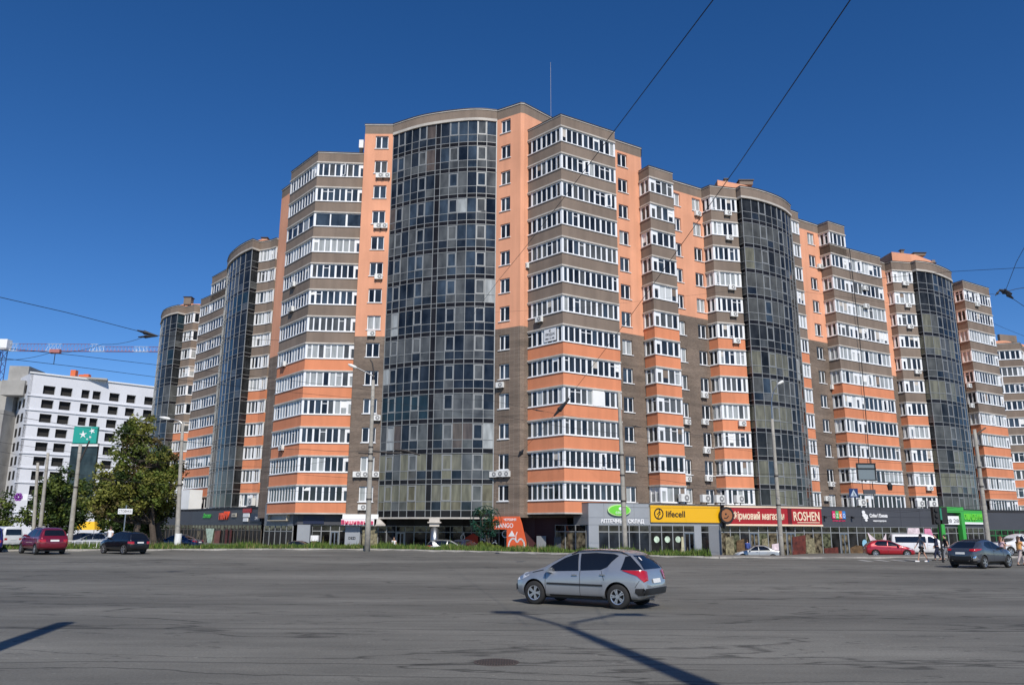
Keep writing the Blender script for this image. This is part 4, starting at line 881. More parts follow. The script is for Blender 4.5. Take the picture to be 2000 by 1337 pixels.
# rooftop things
P = at(1076, 222, 82); t_ = thing('antenna', 'thin white antenna mast on the roof above the right corner bay', 'antenna', P); Q = at(1074, 122, 82)
mb = MB(); mb.tube([(P.x, P.y, P.z - 2), (P.x, P.y, Q.z)], .016, CORN, 5); part('mast', mb, t_)
P = at(706, 288, 85.5); t_ = thing('vent_stack', 'small white roof vent on the left corner bay', 'vent', (P.x, P.y, ztop(13))); mb = MB(); mb.box((P.x, P.y, P.z + .35), (.5, .5, 1.0), SWH); part('hood', mb, t_); mb = MB(); mb.box((P.x, P.y, P.z - .4), (.35, .35, .6), BLACK); part('base', mb, t_)
mb = MB(); mb.tube([(43.55, 97.6, 37.4), (43.7, 97.5, 25), (43.5, 97.55, 12), (43.6, 97.5, 4.3)], .05, BLACK, 5); tag(struct('downpipe', mb), 'dark cable running down the joint of the long loggias in the right wing', 'cable'); del bpy.data.objects['downpipe']['kind']

# ------------------------------------------------------------------ background left: unfinished white block, crane, bank sign
WB = Vector((-109.5, 178.6)); wd_ = (cos(radians(43.6)), sin(radians(43.6))); WQ = (WB.x + wd_[0] * 50, WB.y + wd_[1] * 50); WBt = (WB.x, WB.y)
rb = thing('unfinished_building', 'unfinished white concrete office block with dark empty window openings behind the trees', 'building', (-95, 200, 0))
L, t, n = seg(WBt, WQ)
def uu(px, py): P = hit(px, py, WBt, WQ); return (Vector((P.x, P.y)) - WB).dot(Vector(t)), P.z
zr0 = [uu(100, y)[1] for y in (753.7, 770.3)]; pitch_ = uu(96, 762)[1] - uu(96, 789.6)[1]
cols_ = [(uu(a, 763)[0], uu(b, 763)[0]) for a, b in ((84, 108), (119, 142), (160, 176), (182, 198), (215, 235), (249, 267), (284, 303))]
mb = MB(); ztp = uu(60, 728)[1]; us = sorted({0.0, 50.0} | {c for ab in cols_ for c in ab})
rows = [(zr0[1] - pitch_ * i, zr0[0] - pitch_ * i) for i in range(10)]
zs_ = sorted({-.5, ztp} | {z for ab in rows for z in ab})
WCONC = mat('white_render', (.68, .69, .72), .9, noise=.06, scale=.2)
for a, b in zip(us, us[1:]):
    for c, d in zip(zs_, zs_[1:]):
        if any(u0 <= (a + b) / 2 <= u1 for u0, u1 in cols_) and any(z0 <= (c + d) / 2 <= z1 for z0, z1 in rows): continue
        P = lambda u, z: (WB.x + t[0] * u, WB.y + t[1] * u, z); mb.quad([P(a, c), P(b, c), P(b, d), P(a, d)], WCONC)
for u0, u1 in cols_:
    for z0, z1 in rows:
        F = lambda u, z, o: (WB.x + t[0] * u + n[0] * o, WB.y + t[1] * u + n[1] * o, z)
        for A, B in (((u0, z0), (u1, z0)), ((u1, z0), (u1, z1)), ((u1, z1), (u0, z1)), ((u0, z1), (u0, z0))): mb.quad([F(*A, 0), F(*B, 0), F(*B, -.7), F(*A, -.7)], WCONC)
for i in range(9): mb.fbox(WBt, n, t, -.2, 50, rows[i][0] - .75, rows[i][0] - .5, -.1, .22, WCONC)
mb.fbox(WBt, n, t, -.2, 50, ztp, ztp + .3, -.4, .3, WHITEP); part('facade', mb, rb)
mb = MB(); mb.fbox(WBt, n, t, .8, 50, -.5, ztp - .3, -20, -.9, INTER); part('interior', mb, rb)
sdv = (-t[1], t[0]); WL = (WB.x + sdv[0] * 16, WB.y + sdv[1] * 16); L2_, t2, n2 = seg(WL, WBt)
mb = MB(); mb.fbox(WL, n2, t2, 0, 16, -.5, ztp, -.6, 0, WCONC)
for z0, z1 in rows:
    for u0 in (2.0, 5.5, 9.0, 12.5): mb.fbox(WL, n2, t2, u0, u0 + 1.9, z0, z1, -.1, .02, INTER)
part('side_wall', mb, rb)
RAW = mat('raw_concrete', (.34, .33, .31), .95, noise=.22, scale=.25)
mb = MB()
for px, w_, py, D_ in ((40, 4.4, 715, 186), (14, 4.4, 744, 184), (-6, 3.5, 800, 180)):
    c_ = at(px, py, D_); mb.box((c_.x, D_ + 3, c_.z / 2 - .3), (w_, 8, c_.z + .4), RAW, .1)
c_ = at(36, 760, 182); mb.box((c_.x, 181, c_.z), (5.0, 3, 3.4), RAW, .1)
part('concrete_core', mb, rb)
mb = MB()
for dx, h_ in ((0, 2.4), (2.0, 1.3), (3.2, 1.4)): mb.box((WB.x + wd_[0] * 6 + dx + .5, WB.y + 9, ztp + h_ / 2), (1.2, 1.2, h_), mat('tarp_orange', (.7, .16, .06), .7))
mb.box((WB.x + wd_[0] * 6 + 2, WB.y + 9, ztp + .4), (12, 4, .4), RAW, .4); part('rooftop_boxes', mb, rb)
cr = thing('tower_crane', 'tower crane with blue mast and faded red and white jib over the unfinished block', 'crane', (-150, 232, 0)); CBLUE = mat('crane_blue', (.05, .09, .25), .6); CRED = mat('crane_red', (.42, .16, .15), .7)
M0 = at(4, 684, 232); J1 = at(330, 686, 232)
mb = MB()
for sx in (-1, 1):
    for sy in (-1, 1): mb.tube([(M0.x + sx, M0.y + sy, 0), (M0.x + sx, M0.y + sy, M0.z)], .16, CBLUE, 4)
z = 0
while z < M0.z - 2:
    for a, b in (((-1, -1), (1, -1)), ((1, -1), (1, 1)), ((1, 1), (-1, 1)), ((-1, 1), (-1, -1))): mb.tube([(M0.x + a[0], M0.y + a[1], z), (M0.x + b[0], M0.y + b[1], z + 2.4)], .09, CBLUE, 3)
    z += 2.4
part('mast', mb, cr)
mb = MB(); N_ = 46; 
for i in range(N_):
    a = Vector(M0) + (J1 - M0) * i / N_; b = Vector(M0) + (J1 - M0) * (i + 1) / N_; mm = CRED if (i // 4) % 3 else SWH
    mb.tube([a, b], .09, mm, 3); mb.tube([a + Vector((0, 1, 0)), b + Vector((0, 1, 0))], .09, mm, 3); hgt = Vector((0, .5, 2.2 if i < 26 else 1.5)); mb.tube([a + hgt, b + hgt], .09, mm, 3); mb.tube([a, a.lerp(b, .5) + hgt, b], .05, mm, 3)
part('jib', mb, cr)
mb = MB(); mb.box((M0.x + .5, M0.y, M0.z + 1.7), (2.9, 2.5, 3.0), SWH); part('cab', mb, cr)
mb = MB(); HK = at(108, 688, 232); mb.tube([HK, HK - Vector((0, 0, 3.5))], .12, BLACK, 4); mb.box((HK.x, HK.y, HK.z + .3), (3, 1.2, 1.2), CRED); part('hook_trolley', mb, cr)
TEAL = mat('sign_teal', (.02, .33, .27), .4)
A = at(143, 865, 112); B = at(189, 865, 112); Z1 = at(165, 833, 112).z
r = thing('bank_sign', 'teal billboard with four white star birds beside the big tree', 'billboard', (A.x, 112, A.z)); mb = MB(); mb.box(((A.x + B.x) / 2, 112, (A.z + Z1) / 2), (B.x - A.x, .5, Z1 - A.z), TEAL); part('board', mb, r)
def star(mb, cx, cz, R_, rot, y):
    pts = []
    for i in range(10): rr = R_ if i % 2 == 0 else R_ * .3; an = rot + 2 * pi * i / 10; pts.append((cx + rr * cos(an), y, cz + rr * sin(an)))
    c = (cx, y, cz)
    for i in range(10): mb.quad([c, pts[i], pts[(i + 1) % 10]], SWH)
for i, (px, py, R_) in enumerate(((162, 848, .6), (180, 841, .5), (176, 853, .25), (170, 857, .2))):
    P = at(px, py, 111.7); mb = MB(); star(mb, P.x, P.z, R_, .4 + i * .3, 111.72 - i * .001); part('star', mb, r)
mb = MB(); mb.box(((A.x + B.x) / 2, 112.2, A.z - 4.5), (B.x - A.x + .4, .4, 9), glassmat('dark_teal_glass', (.03, .045, .048), wob=.5)); mb.box(((A.x + B.x) / 2, 111.9, A.z - .3), (B.x - A.x + .6, .3, .3), WHITEP); part('glass_screen', mb, r)

# ------------------------------------------------------------------ trees
BARK = mat('bark', (.085, .065, .05), .95, noise=.3, scale=6)
def leafmat(name, col):
    m = mat(name, col, .6, spec=.3); t = m.node_tree; b = t.nodes['Principled BSDF']
    g = t.nodes.new('ShaderNodeNewGeometry'); r = t.nodes.new('ShaderNodeMapRange'); r.inputs[3].default_value = .5; r.inputs[4].default_value = 1.75; t.links.new(g.outputs['Random Per Island'], r.inputs[0])
    mx = t.nodes.new('ShaderNodeVectorMath'); mx.operation = 'SCALE'; mx.inputs[0].default_value = col; t.links.new(r.outputs[0], mx.inputs['Scale']); t.links.new(mx.outputs[0], b.inputs['Base Color'])
    tr = t.nodes.new('ShaderNodeBsdfTranslucent'); t.links.new(mx.outputs[0], tr.inputs[0]); ms = t.nodes.new('ShaderNodeMixShader'); ms.inputs[0].default_value = .4
    t.links.new(b.outputs[0], ms.inputs[1]); t.links.new(tr.outputs[0], ms.inputs[2]); t.links.new(ms.outputs[0], t.nodes['Material Output'].inputs[0]); return m
LF = [leafmat('leaf_green', (.115, .15, .028)), leafmat('leaf_olive', (.20, .205, .045)), leafmat('leaf_dark', (.04, .068, .018)), leafmat('leaf_brown', (.11, .085, .03))]
def tree(name, label, base, trunks, blobs, nclump, nleaf, ls, pal, seed, cat='tree', cr=.62):
    rnd = random.Random(seed); r = thing(name, label, cat, base); cs = []
    for _ in range(nclump):
        bx, by, bz, rx, ry, rz = rnd.choice(blobs); 
        while True:
            v = Vector((rnd.uniform(-1, 1), rnd.uniform(-1, 1), rnd.uniform(-1, 1)))
            if .25 < v.length < 1: break
        cs.append(Vector((base[0] + bx + v.x * rx, base[1] + by + v.y * ry, base[2] + bz + v.z * rz)))
    mb = MB()
    for tr in trunks:
        P = [Vector(base) + Vector(p) for p in tr[0]]; mb.tube(P, tr[1], BARK, 8)
        for c in cs[::3]:
            k = min(P[1:], key=lambda p: (p - c).length + (4 if p.z > c.z else 0)); m_ = (k + c) / 2 + Vector((rnd.uniform(-.3, .3), rnd.uniform(-.3, .3), -.2)); mb.tube([k, m_, c], [.09, .05, .02], BARK, 4, False)
    part('trunk', mb, r)
    V = []; F = []; MI = []
    for c in cs:
        s = rnd.uniform(.6, 1.25) * cr; mi = rnd.choices(range(len(pal)), [w_ for w_, _ in pal])[0]
        for _ in range(nleaf):
            d = Vector((rnd.gauss(0, 1), rnd.gauss(0, 1), rnd.gauss(0, .75))).normalized() * (s * rnd.uniform(.35, 1.15)); p = c + d
            a = Vector((rnd.gauss(0, 1), rnd.gauss(0, 1), rnd.gauss(0, .5))).normalized(); nn = (d.normalized() + Vector((rnd.gauss(0, .6), rnd.gauss(0, .6), rnd.gauss(.3, .6)))).normalized(); b = a.cross(nn).normalized(); a = nn.cross(b).normalized()
            L = ls * rnd.uniform(.6, 1.3); i0 = len(V)
            V += [tuple(p - a * L), tuple(p - b * L * .55), tuple(p + a * L), tuple(p + b * L * .55)]; F.append((i0, i0 + 1, i0 + 2, i0 + 3)); MI.append(mi)
    me = bpy.data.meshes.new('crown'); me.from_pydata(V, [], F)
    for _, m in pal: me.materials.append(m)
    me.polygons.foreach_set('material_index', MI); me.update(); o = link('crown', me, r); WM[o.name] = Matrix.Identity(4); return r
bt = (-30.2, 66, .3)
tree('maple_tree', 'largest tree, a tall leafy maple in front of the left wing', bt, [([(0, 0, -.4), (.1, 0, 2), (-.3, .2, 4.5), (-.8, 0, 7)], [.3, .25, .18, .06]), ([(1.6, .3, -.4), (1.1, .3, 2), (.9, .2, 4.5), (1.2, .4, 6.5)], [.26, .22, .14, .05])],
     [(-.7, 0, 7.6, 1.9, 1.8, 2.3), (-2.0, -.4, 5.2, 2.3, 2.0, 1.8), (.9, .2, 6.6, 2.1, 1.8, 1.9), (.2, -.6, 4.6, 2.8, 2.0, 1.6), (-.6, 0, 9.4, 1.1, 1.0, 1.7), (-1.5, -.5, 3.4, 2.2, 1.8, 1.0), (-3.0, -.3, 4.2, 1.3, 1.3, 1.6), (1.6, -.4, 5.0, 1.7, 1.6, 1.4)], 215, 92, .13, [(4, LF[0]), (5, LF[1]), (2, LF[2]), (.8, LF[3])], 3)
tree('maple_tree', 'brown-tinged tree between the largest tree and the left wing', (-29.2, 69, .1), [([(.2, 0, -.4), (-.6, 0, 2), (-1.2, .2, 4.5)], [.28, .22, .08])],
     [(-.6, 0, 5.4, 2.2, 1.8, 2.4), (-.8, 0, 7.2, 1.4, 1.4, 1.4), (-.9, 0, 3.2, 1.8, 1.4, 1.0)], 80, 85, .15, [(3, LF[3]), (3, LF[1]), (2, LF[2])], 5)
tree('linden_tree', 'dense dark rounded tree behind the two left concrete poles', (-42.2, 76, .1), [([(0, 0, -.4), (0, 0, 2), (.2, 0, 4)], [.3, .25, .1])],
     [(0, 0, 4.2, 2.6, 2.2, 2.4), (.4, 0, 5.6, 1.8, 1.8, 1.6), (-1.0, 0, 2.6, 2.2, 2, 1.4), (1.4, 0, 2.8, 1.6, 1.8, 1.4)], 120, 90, .15, [(5, LF[2]), (3, LF[0])], 9)
tree('linden_tree', 'low dark tree filling the gap left of the largest tree trunk', (-35.2, 74, .1), [([(0, 0, -.4), (0, 0, 1.5), (.2, 0, 3)], [.22, .18, .08])], [(0, 0, 3.0, 2.4, 2.0, 2.2), (1, 0, 2.2, 2.6, 2, 1.3)], 70, 85, .15, [(5, LF[2]), (2, LF[0])], 12)
tree('linden_tree', 'pale dusty tree at the left edge of the photo', (-52, 82, .1), [([(0, 0, -.4), (0, 0, 2), (.2, 0, 3.5)], [.22, .18, .08])], [(0, 0, 3.4, 2.6, 2.2, 1.9), (-2, 0, 3.0, 2.0, 2.2, 1.7)], 60, 80, .15, [(3, LF[2]), (3, LF[0])], 14)
tree('ornamental_tree', 'round openwork green ball shaped tree in front of the orange apple sign', (-2.1, 71, -.4), [([(0, 0, -.2), (.05, 0, 1.2), (-.05, 0, 2.4)], [.13, .10, .05]), ([(.3, 0, -.2), (.2, 0, 1.0), (.25, 0, 2.2)], [.07, .06, .03])],
     [(-.1, 0, 3.05, 1.25, 1.1, 1.3)], 40, 34, .10, [(4, leafmat('leaf_blue_green', (.03, .11, .07))), (2, LF[2])], 21, cr=.36)
ot = [o for o in bpy.data.objects if o.name.startswith('ornamental_tree')][0]
mb = MB(); HG = mat('hoop_green', (.015, .05, .035), .5)
for i in range(5):
    a = pi * i / 5; mb.tube([(-2.2 + 1.36 * cos(a) * cos(k * pi / 12), 71 + 1.36 * sin(a) * cos(k * pi / 12), 2.65 + 1.36 * sin(k * pi / 12)) for k in range(25)], .022, HG, 4, False)
for zz in (-.7, 0, .7): rr = sqrt(1.36 ** 2 - zz * zz); mb.tube([(-2.2 + rr * cos(k * pi / 12), 71 + rr * sin(k * pi / 12), 2.65 + zz) for k in range(25)], .022, HG, 4, False)
part('wire_hoops', mb, ot)
hb = MB(); rnd = random.Random(4)
for _ in range(900):
    x = rnd.uniform(-2.6, .6); y = rnd.uniform(67.5, 68.5); h_ = rnd.uniform(.2, .9); a = rnd.uniform(0, pi); z = zg(x, y)
    hb.quad([(x - .05 * cos(a), y, z + h_ * .5), (x + rnd.uniform(-.3, .3), y + .1, z + h_ * .8), (x + .05 * cos(a), y, z + h_)], LF[0])
o = struct('weeds', hb, 'stuff'); tag(o, 'taller leafy weeds in the verge below the apple sign', 'weeds')

# ------------------------------------------------------------------ poles, lamps, wires
def pole(name, label, px0, py0, px1, py1, D, r0, r1, arms=(), cat='pole', zb=None, group='concrete poles along the street', bands=()):
    r0 *= .86; r1 *= .86
    A = at(px0, py0, D); B = at(px1, py1, D); z0 = zg(A.x, A.y) - .1 if zb is None else zb; k = (A.z - z0) / max(.01, (B.z - A.z)); base = (A.x - (B.x - A.x) * k, D, z0)
    r = thing(name, label, cat, base, 0, group); mb = MB(); n = 6; mb.tube([Vector(base).lerp(B, i / n) for i in range(n + 1)], [r0 + (r1 - r0) * i / n for i in range(n + 1)], CONC, 12); smooth(part('shaft', mb, r))
    if bands:
        for s in bands: mb = MB(); P = Vector(base).lerp(B, s); mb.tube([P - Vector((0, 0, .06)), P + Vector((0, 0, .06))], r0 + (r1 - r0) * s + .03, RUST, 12); part('clamp', mb, r)
    for kind, pts in arms:
        W = [at(x, y, D + dy) for x, y, dy in pts]
        if kind == 'arm': mb = MB(); mb.tube([tuple(v) for v in catmull([tuple(p) for p in W], 5)], .055, STEEL if True else RUST, 6); part('lamp_arm', mb, r)
        if kind == 'rod': mb = MB(); mb.tube(W, .065, RUST, 6); part('bracket', mb, r)
        if kind == 'lamp':
            mb = MB(); P, Q = W; d = (Q - P).normalized(); mb.tube([P, P + d * .15, P + d * .55, Q], [.05, .12, .13, .05], ACW, 8); part('lamp_head', mb, r)
    return r
pole('concrete_pole', 'thick tall concrete pole in front of the gap between left bay and glass tower', 717, 1074, 729, 742, 63.6, .27, .15, [('rod', [(729, 745, 0), (730, 725, 0), (727, 708, 0), (723, 702, 0)]), ('arm', [(731, 735, 0), (715, 727, 0), (695, 717, 0)]), ('lamp', [(697, 718, 0), (680, 711, 0)]), ('rod', [(728, 885, 0), (700, 884, 0)]), ('rod', [(728, 880, 0), (760, 884, .4), (800, 884, .8)]), ('rod', [(800, 884, .8), (770, 877, .5), (790, 879, .5), (820, 888, 1)])], bands=(.3, .52, .56, .6))
pole('concrete_pole', 'concrete pole standing behind the silver wagon, right of the corner bay', 1221, 1070, 1209, 765, 64, .25, .15, bands=(.35, .5, .62))
pole('lamp_pole', 'concrete lamp pole crossing the red sign, its curved arm carrying one lamp', 1527, 1080, 1508, 818, 69, .25, .14, [('arm', [(1508, 820, 0), (1507, 785, 0), (1512, 762, 0), (1522, 748, 0)]), ('lamp', [(1519, 750, 0), (1528, 745, 0)])], group='lamp poles', bands=(.4, .6))
pole('concrete_pole', 'leaning concrete pole at the right between the green sign and the last long bay', 1930, 1057, 1903, 838, 72, .27, .16, [('rod', [(1903, 850, 0), (1925, 835, 0)]), ('rod', [(1905, 868, 0), (1940, 872, 0)])], bands=(.55, .7))
pole('lamp_pole', 'lamp pole with white painted foot and a drooping lamp beside the largest tree', 345, 1064, 357, 826, 65.5, .24, .13, [('arm', [(357, 830, 0), (350, 822, 0), (330, 817, 0)]), ('lamp', [(333, 818, 0), (312, 814, 0)])], group='lamp poles', bands=(.5,))
mb = MB(); A = at(346, 1064, 65.45); mb.tube([(A.x - .02, A.y, A.z - 1), (A.x + .03, A.y, A.z + .9)], .262, WHITEP, 12); o = part('painted_foot', mb, bpy.data.objects['lamp_pole.001'])
pole('concrete_pole', 'left one of the two close concrete poles near the left edge', 64, 1055, 74, 903, 70, .2, .13)
pole('concrete_pole', 'right one of the two close concrete poles near the left edge', 76, 1055, 94, 884, 69, .2, .13)
pole('concrete_pole', 'tilted concrete pole in front of the teal billboard', 136, 1062, 157, 868, 66, .24, .15, [('rod', [(154, 905, 0), (175, 860, 0)])], bands=(.6,))
# poles behind the viewer whose shadows lie on the road
for nm, lb, bx, by, hh, arms in (('lamp_pole', 'tall twin-armed lamp pole beside the road whose shadow forks on the asphalt', 5.35, -.6, 16.6, ((-.5, 19.4), (2.0, 19.0))), ('concrete_pole', 'plain thick concrete pole whose shadow enters the road from the left', -7.1, 6.5, 10.6, ())):
    r = thing(nm, lb, 'pole', (bx, by, -.1)); mb = MB(); mb.tube([(bx, by, -.1), (bx, by, hh * .6), (bx, by, hh)], [.30, .25, .13] if arms else [.25, .23, .2], CONC, 12); part('shaft', mb, r)
    for dx, z in arms: mb = MB(); mb.tube([(bx, by, hh - .3), (bx + dx * .2, by, hh + .8), (bx + dx, by, z)], .08, STEEL, 6); part('lamp_arm', mb, r); mb = MB(); mb.box((bx + dx * 1.15, by, z), (.8, .35, .2), ACW); part('lamp_head', mb, r)
WIRE = mat('cable_black', (.015, .015, .018), .6)
def wire(label, pts, r=.022, sag=.0, cat='overhead wire', group=None, fit=()):
    P = [at(x, y, D) for x, y, D in pts]; Q = []
    for a, b in zip(P, P[1:]):
        n = 10
        for i in range(n): k = i / n; v = a.lerp(b, k); v.z -= sag * 4 * k * (1 - k); Q.append(v)
    Q.append(P[-1]); o = thing('overhead_wire', label, cat, tuple(Q[0]), 0, group); mb = MB(); mb.tube(Q, r * .55, WIRE, 5); part('cable', mb, o)
    for i, (x0, y0, x1, y1, D, rr) in enumerate(fit): mb = MB(); a, b = at(x0, y0, D), at(x1, y1, D); mb.tube([a, a.lerp(b, .3), a.lerp(b, .35), a.lerp(b, .65), b], [rr * .3, rr * .6, rr * .95, rr * .6, rr * .3], WIRE, 6); part('insulator', mb, o)
wire('span wire from the top edge sloping down across right corner bay and glass tower', [(1396, -4, 8.6), (1198, 258, 14), (1100, 388, 19), (1019, 492, 26), (973, 548, 32), (905, 640, 60)], .014)
wire('long wire from the top right corner of the sky down to the corner bay', [(1665, -6, 8.8), (1440, 325, 16), (1235, 612, 27), (1095, 797, 40), (1016, 885, 55)], .016, fit=[(1082, 812, 1112, 778, 40, .16), (1022, 878, 1012, 892, 54, .2)])
wire('wire from the left edge ending in a dark fitting left of the far bow front', [(-6, 579, 24), (130, 610, 26), (265, 645, 28), (308, 655, 29), (560, 665, 60)], .02, fit=[(268, 645, 308, 656, 28.6, .09), (270, 658, 308, 656, 28.6, .07)])
wire('curving wire dropping from the dark fitting to the crane jib at left', [(285, 656, 28.6), (200, 672, 28), (100, 688, 28), (-6, 702, 28)], .015, .1)
wire('upper of two parallel wires across the unfinished block', [(-6, 678, 30), (150, 694, 34), (312, 713, 40), (560, 742, 52), (728, 762, 63)], .02)
wire('lower of two parallel wires across the unfinished block', [(-6, 698, 30), (150, 716, 34), (312, 737, 40), (560, 765, 52), (728, 780, 63)], .02)
wire('wire from the thick pole rightward over the glass tower and corner bay', [(728, 762, 63), (960, 782, 63), (1208, 826, 64), (1508, 866, 69), (1905, 880, 72)], .02, .12, fit=[(1040, 799, 1062, 803, 63.5, .07)])
wire('second wire from the thick pole rightward across the lower floors', [(728, 780, 63), (980, 812, 63), (1208, 846, 64), (1508, 884, 69), (1905, 912, 72)], .02, .12, fit=[(1235, 831, 1252, 834, 64, .08)])
wire('thick bundled cable at the pole heads running left over the lower loggias', [(728, 880, 63.5), (600, 877, 62), (440, 868, 60), (300, 852, 58), (-6, 806, 54)], .03, .1)
wire('bundled cable running right from the thick pole over the lowest glass storeys', [(728, 882, 63.5), (960, 885, 64), (1212, 905, 64), (1480, 925, 69), (1690, 922, 62), (2010, 935, 60)], .028, .1)
for i, (lb, pts) in enumerate((('thin wire fanning from the lamp pole across the brown brick to the right pole', [(1525, 838, 69), (1640, 868, 69), (1800, 874, 70), (1908, 872, 72)]), ('second thin wire of the fan between lamp pole and right pole', [(1518, 815, 69), (1640, 858, 68), (1908, 905, 72), (2010, 915, 70)]), ('low slack wire over the lowest loggias of the right wing', [(1250, 930, 64), (1520, 968, 66), (1760, 1000, 64), (2010, 975, 60)]), ('horizontal wire crossing both right poles just above the charcoal fascia', [(1215, 990, 60), (1600, 990, 60), (2010, 1000, 58)]), ('wire from the thick pole to the lamp pole at left', [(728, 884, 63.4), (560, 912, 64), (357, 905, 65.5)]), ('wire from the left lamp pole to the tilted pole by the teal billboard', [(357, 905, 65.5), (250, 900, 66), (154, 905, 66), (-6, 880, 60)]))): wire(lb, pts, .02, .05)
wire('lower trolley wire crossing the street in front of the shops', [(-6, 862, 45), (350, 905, 50), (728, 935, 55), (1212, 948, 58), (1690, 958, 60), (2010, 965, 60)], .016, .08)
wire('lowest thin wire over the left trees and poles', [(-6, 905, 50), (150, 925, 52), (350, 948, 56), (728, 962, 60)], .016, .08)
wire('upper wire over the right end roofs meeting the cable node', [(1700, 545, 50), (1862, 530, 44), (2010, 522, 40)], .022)
wire('bent wire falling from the right edge into the cable node', [(2012, 462, 27), (1985, 512, 29), (1963, 570, 31)], .018, fit=[(1952, 566, 1976, 574, 31, .13)])
wire('short hooked wire left of the cable node', [(1963, 570, 31), (1948, 575, 31), (1935, 574, 32), (1800, 600, 50), (1500, 560, 60), (1140, 600, 63), (780, 620, 70)], .013, fit=[(1944, 577, 1954, 565, 31, .05)])
wire('wire leaving the cable node rightward', [(1963, 570, 31), (1985, 564, 31), (2012, 560, 31)], .02)
wire('wire leaving the cable node down to the right edge', [(1963, 570, 31), (1978, 583, 31), (2012, 606, 30)], .02, fit=[(1963, 571, 1979, 583, 31, .1)])
wire('faint wire low in the sky right of the last long bay', [(1905, 615, 60), (1960, 640, 60), (2010, 660, 60)], .02)
# traffic board, crossing sign, traffic light hung over the street
r = thing('traffic_board', 'dark rectangular board seen from behind, hanging from the wires over the street', 'traffic sign', at(1688, 942, 58)); A = at(1675, 937, 58); B = at(1707, 905, 58)
mb = MB(); mb.box(((A.x + B.x) / 2, 58, (A.z + B.z) / 2), (B.x - A.x, .18, B.z - A.z), mat('board_back', (.16, .20, .22), .5)); part('board', mb, r)
mb = MB()
for z in (A.z, B.z, A.z * .3 + B.z * .7): mb.box(((A.x + B.x) / 2, 57.88, z), (B.x - A.x + .12, .06, .07), BLACK)
for x in (A.x, B.x): mb.box((x, 57.88, (A.z + B.z) / 2), (.07, .06, B.z - A.z), BLACK)
part('frame', mb, r); C0 = at(1690, 922, 60); mb = MB(); mb.tube([(A.x + .2, 58, B.z), (A.x + .2, 58, B.z + .5)], .03, BLACK); mb.tube([(B.x - .2, 58, B.z), (B.x - .2, 58, B.z + .5)], .03, BLACK); mb.tube([(A.x + .3, 58, A.z), (A.x + .3, 58, A.z - .7)], .02, BLACK); part('hanger', mb, r)
mb = MB(); A = at(1687, 960, 58); mb.box((A.x + .4, 58, A.z), (.85, .12, .32), DARK); part('lower_board', mb, r)
r = thing('crossing_sign', 'blue square pedestrian crossing sign with white triangle hung above the street', 'traffic sign', at(1667, 962, 58)); P = at(1667, 962, 58)
mb = MB(); mb.box((P.x, P.y, P.z), (.62, .06, .62), mat('sign_blue', (.008, .03, .12), .4)); part('plate', mb, r)
mb = MB(); mb.quad([(P.x - .24, P.y - .035, P.z - .22), (P.x + .24, P.y - .035, P.z - .22), (P.x, P.y - .035, P.z + .24)], mat('sign_pale', (.45, .52, .6), .5)); part('triangle', mb, r)
mb = MB(); mb.tube([(P.x, P.y - .045, P.z + .05), (P.x + .02, P.y - .045, P.z - .06), (P.x - .05, P.y - .045, P.z - .18)], .02, BLACK, 4); mb.tube([(P.x + .02, P.y - .045, P.z - .06), (P.x + .08, P.y - .045, P.z - .18)], .02, BLACK, 4); part('figure', mb, r)
mb = MB(); mb.tube([(P.x, P.y, P.z + .3), (P.x, P.y, P.z + 1.1)], .015, BLACK, 4); part('hanger', mb, r)
r = thing('street_light', 'dark street luminaire hanging from the wires between loggias and charcoal fascia', 'lamp', at(1738, 952, 58)); P = at(1738, 950, 58)
mb = MB(); mb.tube([(P.x, P.y, P.z + .3), (P.x, P.y, P.z + .1), (P.x, P.y, P.z - .25)], [.06, .2, .14], BLACK, 8); part('housing', mb, r); mb = MB(); mb.tube([(P.x - 1.0, P.y, P.z + .32), (P.x + 1.0, P.y, P.z + .3)], .025, BLACK, 5); part('bracket', mb, r)
A = at(1842, 1093, 54); A.z = zg(A.x, 54)
r = thing('traffic_light', 'black traffic light head on a pole in front of the green portal', 'traffic light', A)
mb = MB(); mb.tube([(A.x, 54, A.z), (A.x, 54, A.z + 3.4)], .07, BLACK, 8); part('pole', mb, r)
mb = MB(); mb.box((A.x - .25, 53.85, A.z + 3.0), (.42, .3, 1.15), BLACK); mb.box((A.x + .3, 53.9, A.z + 3.0), (.4, .3, 1.1), BLACK); part('housing', mb, r)
for i in range(3): mb = MB(); mb.tube([(A.x - .25, 53.7, A.z + 3.36 - i * .36), (A.x - .25, 53.6, A.z + 3.36 - i * .36)], .13, BLACK, 12); part('lens_hood', mb, r)
mb = MB(); mb.box((A.x + .02, 53.66, A.z + 3.1), (.12, .02, .75), mat('dark_green', (.02, .2, .12), .5)); part('side_label', mb, r)
A = at(237, 1078, 60); A.z = zg(A.x, 60); r = thing('notice_sign', 'white notice plate with black lettering on a post in front of the largest tree', 'sign', A)
mb = MB(); mb.tube([(A.x, 60, A.z), (A.x, 60, A.z + 3.3)], .05, STEEL, 6); part('post', mb, r); mb = MB(); mb.box((A.x, 59.9, A.z + 2.85), (1.05, .04, .38), SWH); part('plate', mb, r)
text('lettering', 'СТОЯНКА', r, (A.x - .48, 59.88), (1, 0), (0, -1), 0, A.z + 2.76, .27, BLACK, .01, .003, width=.95)
A = at(45, 970, 66); r = thing('flower_sign', 'small purple flower shaped sign with a white plate near the left edge', 'sign', A); mb = MB()
for i in range(6): an = pi / 3 * i; mb.tube([(A.x - .35 + .2 * cos(an), A.y, A.z + .2 * sin(an)), (A.x - .35 + .2 * cos(an), A.y - .06, A.z + .2 * sin(an))], .15, mat('purple', (.22, .05, .3), .5), 8)
